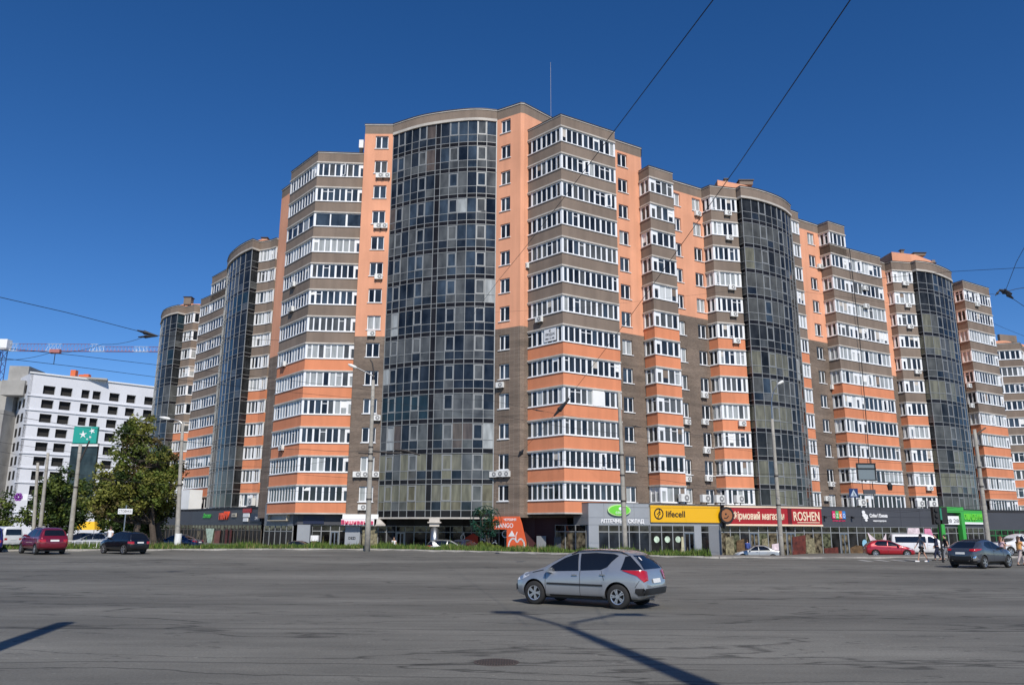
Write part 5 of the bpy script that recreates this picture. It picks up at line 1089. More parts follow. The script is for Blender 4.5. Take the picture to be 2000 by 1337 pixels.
part('flower', mb, r); mb = MB(); mb.box((A.x + .2, A.y, A.z), (.4, .05, .5), SWH); part('plate', mb, r); mb = MB(); mb.tube([(A.x - .35, A.y + .05, A.z), (A.x + 1.0, A.y + .1, A.z + .1)], .03, STEEL); part('bracket', mb, r)
A = at(170, 1040, 92); r = thing('market_canopy', 'yellow market canopy in the background behind the silver hatchback', 'canopy', (A.x, 92, 0)); mb = MB(); YC = mat('yellow_canvas', (.75, .45, .02), .8)
mb.hexa([(A.x - 1.3, 91, 1.7), (A.x + 1.3, 91, 1.7), (A.x + 1.3, 93, 1.7), (A.x - 1.3, 93, 1.7), (A.x - .8, 91.6, 2.6), (A.x + .9, 91.6, 2.6), (A.x + .9, 92.4, 2.6), (A.x - .8, 92.4, 2.6)], YC); part('canvas', mb, r)
mb = MB()
for dx in (-1.2, 1.2): mb.tube([(A.x + dx, 91.1, 0), (A.x + dx, 91.1, 1.7)], .03, STEEL)
part('leg', mb, r)
r = thing('guard_railing', 'low white metal railing beside the silver hatchback', 'railing', (-31.5, 61.6, .3))
for i in range(7):
    mb = MB(); x = -33.2 + i * .55; mb.tube([(x, 61.6, .2), (x, 61.6, 1.0)], .025, WHITEP); part('post', mb, r)
mb = MB(); mb.tube([(-33.3, 61.6, 1.0), (-29.8, 61.6, 1.0)], .03, WHITEP); mb.tube([(-33.3, 61.6, .55), (-29.8, 61.6, .55)], .02, WHITEP); part('rail', mb, r)
# ------------------------------------------------------------------ vehicles
def paint_mat(name, col, metal=.5, rough=.32):
    m = mat(name, col, rough, metal=metal, coat=1.0, noise=.04, scale=2); return m
TYRE = mat('tyre_rubber', (.018, .018, .018), .85); RIM = mat('alloy_rim', (.55, .56, .58), .3, metal=.8); CARG = mat('car_glass', (.008, .009, .011), .04, spec=.8); TRIM = mat('black_trim', (.015, .015, .016), .5)
RED_L = mat('tail_lamp_red', (.42, .01, .012), .15, coat=1); PLATE = mat('number_plate', (.75, .75, .72), .5); GAP = mat('panel_gap', (.02, .02, .022), .8); CLEAR = mat('lamp_clear', (.6, .62, .65), .1, coat=1)
CHROME = mat('chrome', (.7, .7, .72), .15, metal=1)
def lp(tab, x): return lerp(tab, x)
def eval_mesh(o):
    dg = bpy.context.evaluated_depsgraph_get(); dg.update(); me = bpy.data.meshes.new_from_object(o.evaluated_get(dg)); return me
def car(name, label, cat, loc, head, sp, body, group=None):
    """sp: L, top, belt, half, bottom tables; wheels x, r; windows etc. in (x from the rear, z)"""
    r = thing(name, label, cat, loc, head, group); L = sp['L']; ox = -L / 2
    xs = sorted(set([round(x, 3) for t_ in (sp['top'], sp['half'], sp['bot']) for x, _ in t_] + [round(L * i / 26, 3) for i in range(27)])); X = [xs[0]]
    for x in xs[1:]:
        if x - X[-1] > .035 or x == xs[-1]: X.append(x)
    V = []; F = []; secs = []
    for x in X:
        zt = lp(sp['top'], x); zb = min(lp(sp['bot'], x), zt - .12); be = min(lp(sp['belt'], x), zt - .035); hw = lp(sp['half'], x); g = max(zt - be, .03); tm = sp.get('tumble', .34)
        ins = min(tm * g, .3)
        P = [(0, zb), (.75 * hw, zb), (.93 * hw, zb + .05), (hw * .985, zb + .16), (hw, (zb + be) / 2), (hw * .985, be - .12), (hw * .955, be), (hw * .945 - ins * .5, be + g * .5), (hw * .93 - ins, be + g * .86), (hw * .80 - ins, zt - .012 * g / .4), (hw * .4, zt + .01), (0, zt + .015)]
        P = [(y, min(z, zt + .02)) for y, z in P]; full = P + [(-y, z) for y, z in P[-2:0:-1]]
        secs.append([len(V) + i for i in range(len(full))]); V += [(ox + x, y, z) for y, z in full]
    n = len(secs[0])
    for a, b in zip(secs, secs[1:]):
        for i in range(n): F.append((a[i], a[(i + 1) % n], b[(i + 1) % n], b[i]))
    F.append(tuple(secs[0][::-1])); F.append(tuple(secs[-1]))
    me = bpy.data.meshes.new('body'); me.from_pydata(V, [], F); me.materials.append(body); me.materials.append(TRIM); me.update()
    bm = bmesh.new(); bm.from_mesh(me); bmesh.ops.recalc_face_normals(bm, faces=bm.faces); bm.to_mesh(me); bm.free()
    o = bpy.data.objects.new('tmp', me); COL.objects.link(o); o.modifiers.new('s', 'SUBSURF').levels = sp.get('sub', 1)
    cm = bpy.data.meshes.new('cut'); cb = bmesh.new()
    for wx in sp['wx']:
        for s in (-1, 1):
            bmesh.ops.create_cone(cb, cap_ends=True, segments=28, radius1=sp['r'] + .055, radius2=sp['r'] + .055, depth=.5, matrix=Matrix.Translation((ox + wx, s * (lp(sp['half'], wx) - .02), sp['r'] + .01)) @ Matrix.Rotation(pi / 2, 4, 'X'))
    cb.to_mesh(cm); cb.free(); cm.materials.append(TRIM); co = bpy.data.objects.new('cut', cm); COL.objects.link(co)
    bo = o.modifiers.new('b', 'BOOLEAN'); bo.object = co; bo.operation = 'DIFFERENCE'; bo.material_mode = 'TRANSFER'
    lim = max(v for _, v in sp['half']) + .03; me2 = None
    for tr in range(5):
        if tr == 3: me.flip_normals()
        bo.solver = 'FAST' if tr == 2 else 'EXACT'; bo.use_hole_tolerant = tr == 1
        c_ = eval_mesh(o); ok = len(c_.polygons) > 200 and max(abs(v.co.y) for v in c_.vertices) < lim and max(v.co.z for v in c_.vertices) > 1
        if ok: me2 = c_; break
    if me2 is None: o.modifiers.remove(bo); me2 = eval_mesh(o); print('boolean failed', name)
    bpy.data.objects.remove(o); bpy.data.objects.remove(co)
    for p in me2.polygons: p.use_smooth = True
    me2.name = 'body'; b_ = link('body', me2, r, False)
    try: me2.set_sharp_from_angle(angle=radians(38))
    except Exception: pass
    bv = BVHTree.FromPolygons([v.co for v in me2.vertices], [tuple(p.vertices) for p in me2.polygons])
    def patch(nm, poly, ax, m, eps=.006, parent=None, step=.09):
        poly = [Vector(p) for p in poly]; pts = []
        for a, c in zip(poly, poly[1:] + poly[:1]):
            k = max(1, int((c - a).length / step)); pts += [a.lerp(c, i / k) for i in range(k)]
        nb = len(pts); x0, x1 = min(p.x for p in pts), max(p.x for p in pts); y0, y1 = min(p.y for p in pts), max(p.y for p in pts)
        def inside(q):
            c = False
            for i in range(nb):
                a, b2 = pts[i], pts[i - 1]
                if (a.y > q.y) != (b2.y > q.y) and q.x < (b2.x - a.x) * (q.y - a.y) / (b2.y - a.y) + a.x: c = not c
            return c
        inn = []
        gx = x0 + step / 2
        while gx < x1:
            gy = y0 + step / 2
            while gy < y1:
                q = Vector((gx, gy))
                if inside(q) and min((q - p).length for p in pts) > step * .45: inn.append(q)
                gy += step
            gx += step
        vv, ee, ff, *_ = geometry.delaunay_2d_cdt(pts + inn, [], [list(range(nb))], 1, 1e-5)
        out = []
        for v in vv:
            if ax == 'L': org, d = Vector((ox + v.x, 3, v.y)), Vector((0, -1, 0))
            elif ax == 'R': org, d = Vector((ox + v.x, -3, v.y)), Vector((0, 1, 0))
            elif ax in ('QL', 'QR'):
                sg = 1 if ax == 'QL' else -1; org, d = Vector((ox + v.x - 2, sg * (lp(sp['half'], v.x) * .9 + 2), v.y)), Vector((.7071, -sg * .7071, 0))
            elif ax == 'B': org, d = Vector((-6, v.x, v.y)), Vector((1, 0, 0))
            elif ax == 'F': org, d = Vector((6, v.x, v.y)), Vector((-1, 0, 0))
            else: org, d = Vector((ox + v.x, v.y, 4)), Vector((0, 0, -1))
            h_, nn, _i, _d = bv.ray_cast(org, d)
            if h_ is None: h_, nn, _i, _d = bv.find_nearest(org + d * (2.1 if ax in 'LR' else 2.8 if ax[0] == 'Q' else 4))
            if nn.dot(d) > 0: nn = -nn
            out.append(h_ + nn * eps - d * .002)
        pm = bpy.data.meshes.new(nm); pm.from_pydata([tuple(p) for p in out], [], [tuple(f) for f in ff]); pm.materials.append(m); pm.update()
        for p in pm.polygons: p.use_smooth = True
        return link(nm, pm, parent or r, False)
    def both(nm, poly, m, **k): return [patch(nm, poly, 'L', m, **k), patch(nm, poly, 'R', m, **k)]
    for q in sp['side_windows']: both('side_window', q, CARG)
    if 'windscreen' in sp: patch('windscreen', sp['windscreen'], 'F', CARG)
    if 'rear_window' in sp: patch('rear_window', sp['rear_window'], 'B', CARG)
    for nm, ax, poly, m, *e in sp.get('patches', []):
        ps = both(nm, poly, m, eps=e[0] if e else .008) if ax == 'S' else [patch(nm, poly, a_, m, eps=e[0] if e else .008) for a_ in ('QL', 'QR')] if ax == 'Q' else [patch(nm, poly, ax, m, eps=e[0] if e else .008)]
    def line(a, b, wd=.012):
        a, b = Vector(a), Vector(b); d = (b - a).normalized(); k = Vector((-d.y, d.x)) * wd / 2; return [a - k, b - k, b + k, a + k]
    for a, c in sp.get('gaps', []): both('door_gap', [tuple(v) for v in line(a, c)], GAP, eps=.004)
    zp = sp.get('plate', .75); patch('number_plate', [(-.26, zp), (.26, zp), (.26, zp + .11), (-.26, zp + .11)], 'B', PLATE, eps=.02)
    for x, z in sp.get('handles', []):
        for s in (-1, 1):
            h_, nn, *_ = bv.ray_cast(Vector((ox + x, 3 * s, z)), Vector((0, -s, 0))); mb = MB(); mb.box((h_.x, h_.y + s * .02, h_.z), (.16, .03, .03), sp.get('handle_mat', body)); part('door_handle', mb, r, False)
    mx_ = sp.get('mirror')
    if mx_:
        for s in (-1, 1):
            h_, nn, *_ = bv.ray_cast(Vector((ox + mx_[0], 3 * s, mx_[1])), Vector((0, -s, 0))); mb = MB(); c = (h_.x, h_.y + s * .1, h_.z + .03)
            mb.hexa([(c[0] - .06, c[1] - .1, c[2] - .06), (c[0] + .1, c[1] - .1, c[2] - .06), (c[0] + .08, c[1] + .09, c[2] - .04), (c[0] - .05, c[1] + .1, c[2] - .04), (c[0] - .06, c[1] - .1, c[2] + .08), (c[0] + .05, c[1] - .1, c[2] + .08), (c[0] + .04, c[1] + .08, c[2] + .08), (c[0] - .05, c[1] + .1, c[2] + .08)], body); part('wing_mirror', mb, r, False)
    if sp.get('rails'):
        x0, x1 = sp['rails']
        for s in (-1, 1):
            P = []
            for i in range(9):
                x = x0 + (x1 - x0) * i / 8; y = s * (lp(sp['half'], x) * .93 - .34 * (lp(sp['top'], x) - lp(sp['belt'], x)) - .03); h_, *_ = bv.ray_cast(Vector((ox + x, y, 4)), Vector((0, 0, -1))); P.append(h_ + Vector((0, 0, .05 if 0 < i < 8 else 0)))
            mb = MB(); mb.tube(P, .017, TRIM, 6); part('roof_rail', mb, r, False)
    # wheels
    R_ = sp['r']; wm = MB(); k = 24; prof = [(R_ - .115, .10), (R_ - .03, .105), (R_, .075), (R_, -.075), (R_ - .03, -.105), (R_ - .115, -.10)]
    V = []; F = []
    for i in range(k):
        a = 2 * pi * i / k; V += [(cos(a) * p, q, sin(a) * p) for p, q in prof]
    for i in range(k):
        for j in range(5): A = i * 6 + j; B = ((i + 1) % k) * 6 + j; F.append((A, B, B + 1, A + 1))
    tm_ = bpy.data.meshes.new('wheel'); tm_.from_pydata(V, [], F); tm_.materials.append(TYRE); tm_.update()
    rm = MB(); ri = R_ - .11
    for i in range(k):
        a, b = 2 * pi * i / k, 2 * pi * (i + 1) / k
        rm.quad([(cos(a) * (ri + .012), -.098, sin(a) * (ri + .012)), (cos(b) * (ri + .012), -.098, sin(b) * (ri + .012)), (cos(b) * (ri - .03), -.085, sin(b) * (ri - .03)), (cos(a) * (ri - .03), -.085, sin(a) * (ri - .03))], RIM)
        rm.quad([(cos(a) * (ri - .03), -.085, sin(a) * (ri - .03)), (cos(b) * (ri - .03), -.085, sin(b) * (ri - .03)), (cos(b) * (ri - .03), .08, sin(b) * (ri - .03)), (cos(a) * (ri - .03), .08, sin(a) * (ri - .03))], TRIM)
    for i in range(5):
        for off in (-.17, .17):
            a = 2 * pi * i / 5 + off + .3; b0 = a - off * .6; c, s_ = cos(a), sin(a); w1, w2 = .022, .016
            P = []
            for yy in (-.095, -.07):
                for rr, ww, an in ((.045, w1, b0), (ri - .02, w2, a)):
                    P += [(cos(an) * rr - sin(an) * ww, yy, sin(an) * rr + cos(an) * ww), (cos(an) * rr + sin(an) * ww, yy, sin(an) * rr - cos(an) * ww)]
            rm.hexa([P[0], P[1], P[3], P[2], P[4], P[5], P[7], P[6]], RIM)
    rm.tube([(0, -.1, 0), (0, -.06, 0)], .055, RIM, 10); rm.tube([(0, -.03, 0), (0, -.02, 0)], ri - .02, TRIM, 20); rmesh = rm.mesh('rim')
    for wx in sp['wx']:
        for s in (-1, 1):
            w_ = link('wheel', tm_, r, False); w_.location = (ox + wx, s * (lp(sp['half'], wx) - .115), R_); w_.rotation_euler = (0, random.uniform(0, 3), 0 if s < 0 else pi)
            for p in tm_.polygons: p.use_smooth = True
            link('rim', rmesh, w_, False)
    mb = MB(); hw = lp(sp['half'], L / 2); mb.box((0, 0, .3), (L * .8, hw * 1.5, .22), TRIM); part('underbody', mb, r, False)
    return r, patch

WAG = dict(L=4.16, sub=2, r=.315, wx=(.80, 3.34), top=[(0, .60), (.04, .74), (.10, .98), (.28, 1.24), (.5, 1.43), (.8, 1.485), (1.4, 1.51), (2.0, 1.49), (2.4, 1.40), (2.8, 1.19), (3.1, 1.02), (3.3, .95), (3.7, .86), (3.95, .73), (4.1, .58), (4.16, .48)],
    belt=[(0, .93), (.5, 1.0), (1.2, .97), (3.0, .86), (4.16, .62)], half=[(0, .66), (.06, .76), (.25, .835), (.8, .87), (3.3, .87), (3.75, .80), (4.02, .66), (4.16, .46)], bot=[(0, .36), (.25, .22), (3.8, .2), (4.16, .26)],
    side_windows=[[(1.95, .945), (2.98, .90), (2.78, 1.07), (2.45, 1.26), (2.18, 1.36), (2.02, 1.39)], [(.98, 1.20), (1.10, 1.06), (1.28, .985), (1.89, .95), (1.95, 1.39), (1.5, 1.42), (.95, 1.40), (.80, 1.36)]],
    rear_window=[(-.60, 1.02), (.60, 1.02), (.53, 1.37), (-.53, 1.37)], windscreen=[(-.6, 1.0), (.6, 1.0), (.5, 1.38), (-.5, 1.38)],
    patches=[('rear_quarter_window', 'Q', [(.12, 1.01), (.74, 1.0), (.52, 1.33), (.36, 1.36)], CARG, .012), ('tail_lamp', 'Q', [(.0, .74), (.12, .70), (.30, .86), (.72, .99), (.08, .99), (.0, .96)], RED_L, .02),
        ('side_moulding', 'S', [(1.22, .56), (2.92, .56), (2.92, .61), (1.22, .61)], TRIM, .016), ('bumper_insert', 'B', [(-.70, .38), (.70, .38), (.72, .54), (-.72, .54)], TRIM, .02), ('bumper_insert', 'S', [(.0, .38), (.22, .36), (.30, .44), (.28, .54), (.0, .55)], TRIM, .018), ('sill_trim', 'S', [(1.25, .25), (2.85, .25), (2.85, .30), (1.25, .30)], TRIM, .006),
        ('front_grille', 'F', [(-.5, .34), (.5, .34), (.5, .5), (-.5, .5)], TRIM), ('headlamp', 'S', [(3.52, .78), (3.75, .66), (3.98, .62), (3.86, .78), (3.6, .86)], CLEAR), ('bonnet_edge', 'S', [(3.05, .925), (3.42, .845), (3.42, .865), (3.06, .945)], GAP, .006), ('front_bumper_vent', 'S', [(3.95, .38), (4.06, .38), (4.06, .52), (3.98, .52)], TRIM, .01), ('sticker', 'B', [(.36, 1.24), (.40, 1.23), (.43, 1.26), (.42, 1.31), (.38, 1.32), (.35, 1.29)], SWH, .02)],
    gaps=[((1.90, .95), (1.90, .30)), ((2.98, .86), (2.96, .34)), ((1.26, .96), (1.18, .72)), ((.30, .56), (.18, .74))], handles=[(2.06, .83), (1.22, .86)], mirror=(2.82, .90), rails=(.55, 2.25), plate=.66, handle_mat=CHROME)
SILVER = paint_mat('silver_paint', (.345, .362, .385), .5, .3)
w_, pt = car('station_wagon', 'silver-blue estate car driving across the empty foreground asphalt', 'car', (2.17, 23.45, zg(2.1, 23.4)), radians(148.5), WAG, SILVER)
mb = MB(); mb.tube([(-2.0, .35, .25), (-2.12, .35, .24)], .035, CHROME, 10); part('exhaust', mb, w_, False)
mb = MB(); mb.tube([(-1.2, 0, 1.48), (-1.55, 0, 1.68)], .006, TRIM, 4); part('aerial', mb, w_, False)
CROSS = dict(L=4.36, sub=1, r=.345, wx=(.82, 3.46), top=[(0, .70), (.05, .95), (.12, 1.04), (.4, 1.17), (.9, 1.45), (1.4, 1.545), (2.0, 1.56), (2.4, 1.48), (2.8, 1.26), (3.15, 1.10), (3.7, 1.0), (4.1, .85), (4.3, .66), (4.36, .5)],
    belt=[(0, 1.02), (.6, 1.16), (1.2, 1.08), (3.0, .98), (4.36, .7)], half=[(0, .66), (.1, .78), (.4, .89), (.82, .92), (1.6, .87), (2.8, .87), (3.46, .91), (3.95, .82), (4.2, .66), (4.36, .45)], bot=[(0, .38), (.3, .26), (4.0, .24), (4.36, .32)],
    side_windows=[[(1.95, 1.06), (2.85, 1.02), (2.6, 1.27), (2.25, 1.42), (2.0, 1.44)], [(1.1, 1.25), (1.4, 1.1), (1.9, 1.06), (1.95, 1.44), (1.4, 1.43)]], rear_window=[(-.62, 1.10), (.62, 1.10), (.5, 1.42), (-.5, 1.42)], windscreen=[(-.6, 1.15), (.6, 1.15), (.5, 1.45), (-.5, 1.45)],
    patches=[('black_roof', 'T', [(.95, -.52), (2.3, -.52), (2.3, .52), (.95, .52)], TRIM, .01), ('tail_lamp', 'S', [(.1, .92), (.5, 1.0), (.65, 1.07), (.2, 1.06)], RED_L, .03), ('tail_lamp', 'B', [(.5, .94), (.8, .92), (.8, 1.05), (.5, 1.03)], RED_L, .03), ('tail_lamp', 'B', [(-.5, .94), (-.8, .92), (-.8, 1.05), (-.5, 1.03)], RED_L, .03), ('rear_bumper', 'B', [(-.78, .34), (.78, .34), (.74, .66), (-.74, .66)], TRIM, .015), ('bumper_trim', 'S', [(.02, .4), (.34, .5), (.14, .68), (.02, .66)], CHROME, .02), ('wheel_arch_trim', 'S', [(1.3, .26), (3.0, .26), (3.0, .38), (1.3, .38)], TRIM, .008), ('headlamp', 'S', [(3.7, .8), (4.2, .68), (4.05, .84), (3.75, .93)], CLEAR)],
    gaps=[((1.92, 1.06), (1.92, .4)), ((2.95, .98), (2.95, .42))], handles=[(2.05, .95)], mirror=(2.72, 1.05), plate=.76)
car('crossover_car', 'dark grey crossover seen from behind, turning beside the pedestrians at the right', 'car', (26.9, 47.2, zg(27, 48)), radians(33), CROSS, paint_mat('graphite_paint', (.085, .095, .115), .5))
HATCH = dict(L=4.1, sub=1, r=.31, wx=(.75, 3.3), top=[(0, .6), (.06, .85), (.15, 1.0), (.5, 1.32), (.9, 1.44), (1.6, 1.47), (2.1, 1.40), (2.6, 1.18), (3.0, .98), (3.5, .88), (3.9, .7), (4.1, .5)], belt=[(0, .92), (1, .96), (3, .87), (4.1, .6)], half=[(0, .64), (.1, .78), (.4, .85), (3.3, .86), (3.8, .75), (4.1, .48)], bot=[(0, .34), (.3, .22), (3.8, .2), (4.1, .26)],
    side_windows=[[(1.8, .96), (2.8, .92), (2.4, 1.2), (2.1, 1.33), (1.85, 1.37)], [(.7, 1.1), (.95, .98), (1.75, .96), (1.8, 1.37), (1.0, 1.37)]], rear_window=[(-.58, 1.02), (.58, 1.02), (.5, 1.34), (-.5, 1.34)], windscreen=[(-.6, 1.02), (.6, 1.02), (.5, 1.36), (-.5, 1.36)],
    patches=[('tail_lamp', 'S', [(.04, .78), (.35, .85), (.3, .97), (.06, .96)], RED_L), ('tail_lamp', 'B', [(.52, .78), (.76, .76), (.76, .96), (.52, .95)], RED_L), ('tail_lamp', 'B', [(-.52, .78), (-.76, .76), (-.76, .96), (-.52, .95)], RED_L), ('headlamp', 'S', [(3.45, .72), (3.95, .62), (3.8, .78), (3.5, .86)], CLEAR), ('headlamp', 'F', [(.42, .64), (.7, .66), (.7, .78), (.42, .76)], CLEAR), ('headlamp', 'F', [(-.42, .64), (-.7, .66), (-.7, .78), (-.42, .76)], CLEAR), ('front_grille', 'F', [(-.35, .4), (.35, .4), (.35, .6), (-.35, .6)], TRIM)],
    gaps=[((1.78, .96), (1.78, .3)), ((2.85, .86), (2.85, .35))], handles=[(1.95, .84)], mirror=(2.65, .95), plate=.7)
import copy as _c
def variant(b, **k):
    d = _c.deepcopy({a: v for a, v in b.items() if a != 'patches' and a != 'handle_mat'}); d['patches'] = b['patches']; d.update(k); return d
SEDAN = variant(HATCH, L=4.4, wx=(.95, 3.55), top=[(0, .62), (.06, .88), (.2, .96), (.75, 1.0), (1.2, 1.28), (1.6, 1.41), (2.2, 1.42), (2.6, 1.3), (3.1, 1.02), (3.6, .9), (4.15, .74), (4.4, .5)], half=[(0, .66), (.1, .78), (.4, .84), (3.5, .85), (4.1, .74), (4.4, .48)], bot=[(0, .34), (.3, .22), (4.1, .2), (4.4, .26)], belt=[(0, .85), (1, .94), (3.2, .88), (4.4, .6)],
    side_windows=[[(2.15, .96), (3.0, .93), (2.6, 1.2), (2.4, 1.31), (2.2, 1.34)], [(1.1, .99), (2.1, .96), (2.15, 1.34), (1.7, 1.33), (1.35, 1.2)]], rear_window=[(-.52, 1.06), (.52, 1.06), (.46, 1.34), (-.46, 1.34)], gaps=[((2.12, .96), (2.12, .3)), ((3.1, .9), (3.1, .35))], handles=[(2.3, .84)], mirror=(2.9, .96))
SUV = variant(HATCH, L=4.6, r=.37, wx=(.85, 3.65), top=[(0, .8), (.06, 1.05), (.14, 1.15), (.35, 1.55), (.7, 1.68), (2.0, 1.72), (2.6, 1.6), (3.1, 1.2), (3.5, 1.12), (4.2, 1.0), (4.5, .8), (4.6, .6)], belt=[(0, 1.05), (1, 1.08), (3.2, 1.05), (4.6, .75)], half=[(0, .7), (.08, .84), (.4, .9), (3.6, .9), (4.3, .8), (4.6, .55)], bot=[(0, .42), (.3, .3), (4.3, .3), (4.6, .4)],
    side_windows=[[(2.2, 1.12), (3.0, 1.1), (2.65, 1.45), (2.25, 1.56)], [(1.2, 1.12), (2.12, 1.12), (2.15, 1.57), (1.2, 1.57)], [(.4, 1.16), (1.1, 1.12), (1.1, 1.56), (.6, 1.54)]], rear_window=[(-.62, 1.18), (.62, 1.18), (.56, 1.54), (-.56, 1.54)], gaps=[((2.16, 1.1), (2.16, .4)), ((3.1, 1.05), (3.1, .45))], handles=[(2.3, .98)], mirror=(2.9, 1.14), plate=.82, rails=(.7, 2.3))
VAN = variant(HATCH, L=5.1, r=.34, wx=(1.0, 4.1), tumble=.16, top=[(0, 1.0), (.03, 1.5), (.08, 1.85), (.2, 1.96), (3.2, 1.98), (3.7, 1.85), (4.1, 1.45), (4.4, 1.2), (4.9, 1.0), (5.1, .6)], belt=[(0, 1.1), (4, 1.1), (5.1, .8)], half=[(0, .86), (.1, .92), (.4, .95), (4.2, .94), (4.8, .84), (5.1, .6)], bot=[(0, .4), (.3, .28), (4.8, .26), (5.1, .35)],
    side_windows=[[(3.1, 1.2), (4.05, 1.16), (3.65, 1.6), (3.4, 1.75), (3.15, 1.76)], [(.35, 1.2), (2.95, 1.2), (2.95, 1.76), (.35, 1.74)]], rear_window=[(-.7, 1.2), (.7, 1.2), (.66, 1.72), (-.66, 1.72)], windscreen=[(-.7, 1.35), (.7, 1.35), (.6, 1.8), (-.6, 1.8)], gaps=[((3.02, 1.7), (3.02, .4)), ((1.9, 1.15), (1.9, .4))], handles=[(3.2, 1.02)], mirror=(3.85, 1.2), plate=.8)
REDP = paint_mat('red_paint', (.36, .008, .018), .2); MARP = paint_mat('dark_red_paint', (.21, .010, .028), .4); NAVP = paint_mat('near_black_paint', (.006, .007, .011), .2); WHP = paint_mat('white_car_paint', (.72, .72, .72), 0); SILP = paint_mat('light_silver_paint', (.42, .43, .42), .4); BLUP = paint_mat('dark_blue_paint', (.012, .025, .085), .4); VNAV = paint_mat('blue_van_paint', (.02, .02, .14), .2)
def cz(x, y): return zg(x, y)
def addcar(name, label, x, y, hd, sp, paint, dz=0, sc=1.0):
    r, _ = car(name, label, 'van' if 'van' in name and 'mini' not in name else 'car', (x, y, cz(x, y) + dz), radians(hd), sp, paint); r.scale = (sc, sc, sc)
addcar('hatchback_car', 'shiny red hatchback in front of the charcoal shops at the right', 33.3, 72.5, -12, HATCH, REDP)
addcar('passenger_van', 'white passenger van behind the red hatchback and the walking man', 38.0, 76.5, -14, VAN, WHP)
addcar('sedan_car', 'silver sedan parked below the red fascia sign beside the lamp pole', 22.6, 75.5, 168, SEDAN, SILP, -.05)
addcar('minivan_car', 'dark red minivan driving away near the left edge', -31.2, 54.8, 137, variant(SUV, r=.33), MARP, sc=1.0)
addcar('off_road_car', 'black off-road car crossing in front of the largest tree', -26.3, 55.9, 146, variant(SUV, L=4.6), NAVP, sc=.86)
addcar('passenger_van', 'white passenger van partly hidden behind the dark blue van', -38.6, 61.8, 150, VAN, WHP, sc=.82)
addcar('passenger_van', 'dark blue van cut by the left edge of the photo', -36.6, 57.6, 125, VAN, VNAV, sc=.85)
addcar('hatchback_car', 'light silver hatchback parked behind the railing and the black off-road car', -33.6, 66.5, 172, HATCH, SILP)
addcar('sedan_car', 'dark sedan parked behind the silver hatchback in the tree shade', -36.8, 70.5, 170, SEDAN, NAVP)
addcar('sedan_car', 'dark grey sedan parked behind the verge under the left corner bay', -19.7, 75.0, 178, SEDAN, paint_mat('dark_grey_paint', (.05, .052, .055), .4))
addcar('station_wagon', 'silver estate parked behind the verge in front of the steel column', -5.6, 74.0, 3, variant(WAG, sub=1, r=.315), SILP, dz=.2)
addcar('hatchback_car', 'blue hatchback parked behind the verge beside the ornamental tree', -4.1, 75.9, 60, HATCH, BLUP, dz=.25)
addcar('sedan_car', 'dark blue car behind the verge near the lamp pole at left', -30.2, 74.5, 172, SEDAN, BLUP)
addcar('off_road_car', 'small white car behind the grey crossover at the right', 41.2, 67, 190, variant(SUV, r=.34), WHP)
addcar('sedan_car', 'dark blue car behind the two women at the right edge', 44.6, 66.5, 185, SUV, BLUP)

# ------------------------------------------------------------------ people
SKIN = mat('skin', (.52, .30, .21), .6); HAIRB = mat('hair_brown', (.06, .03, .018), .7); HAIRR = mat('hair_auburn', (.16, .055, .03), .7); HAIRD = mat('hair_black', (.015, .012, .01), .7)
def skinmesh(nm, verts, edges, radii, m, parent, sub=1, root=0):
    me = bpy.data.meshes.new(nm); me.from_pydata(verts, edges, []); o = bpy.data.objects.new('tmp', me); COL.objects.link(o)
    md = o.modifiers.new('k', 'SKIN'); md.use_smooth_shade = True
    for i, r_ in enumerate(radii): sv = me.skin_vertices[0].data[i]; sv.radius = (r_ if isinstance(r_, tuple) else (r_, r_)); sv.use_root = (i == root)
    if sub: o.modifiers.new('s', 'SUBSURF').levels = sub
    e = eval_mesh(o); bpy.data.objects.remove(o); e.materials.clear(); e.materials.append(m); e.name = nm
    for p in e.polygons: p.use_smooth = True; p.material_index = 0
    return link(nm, e, parent, False)
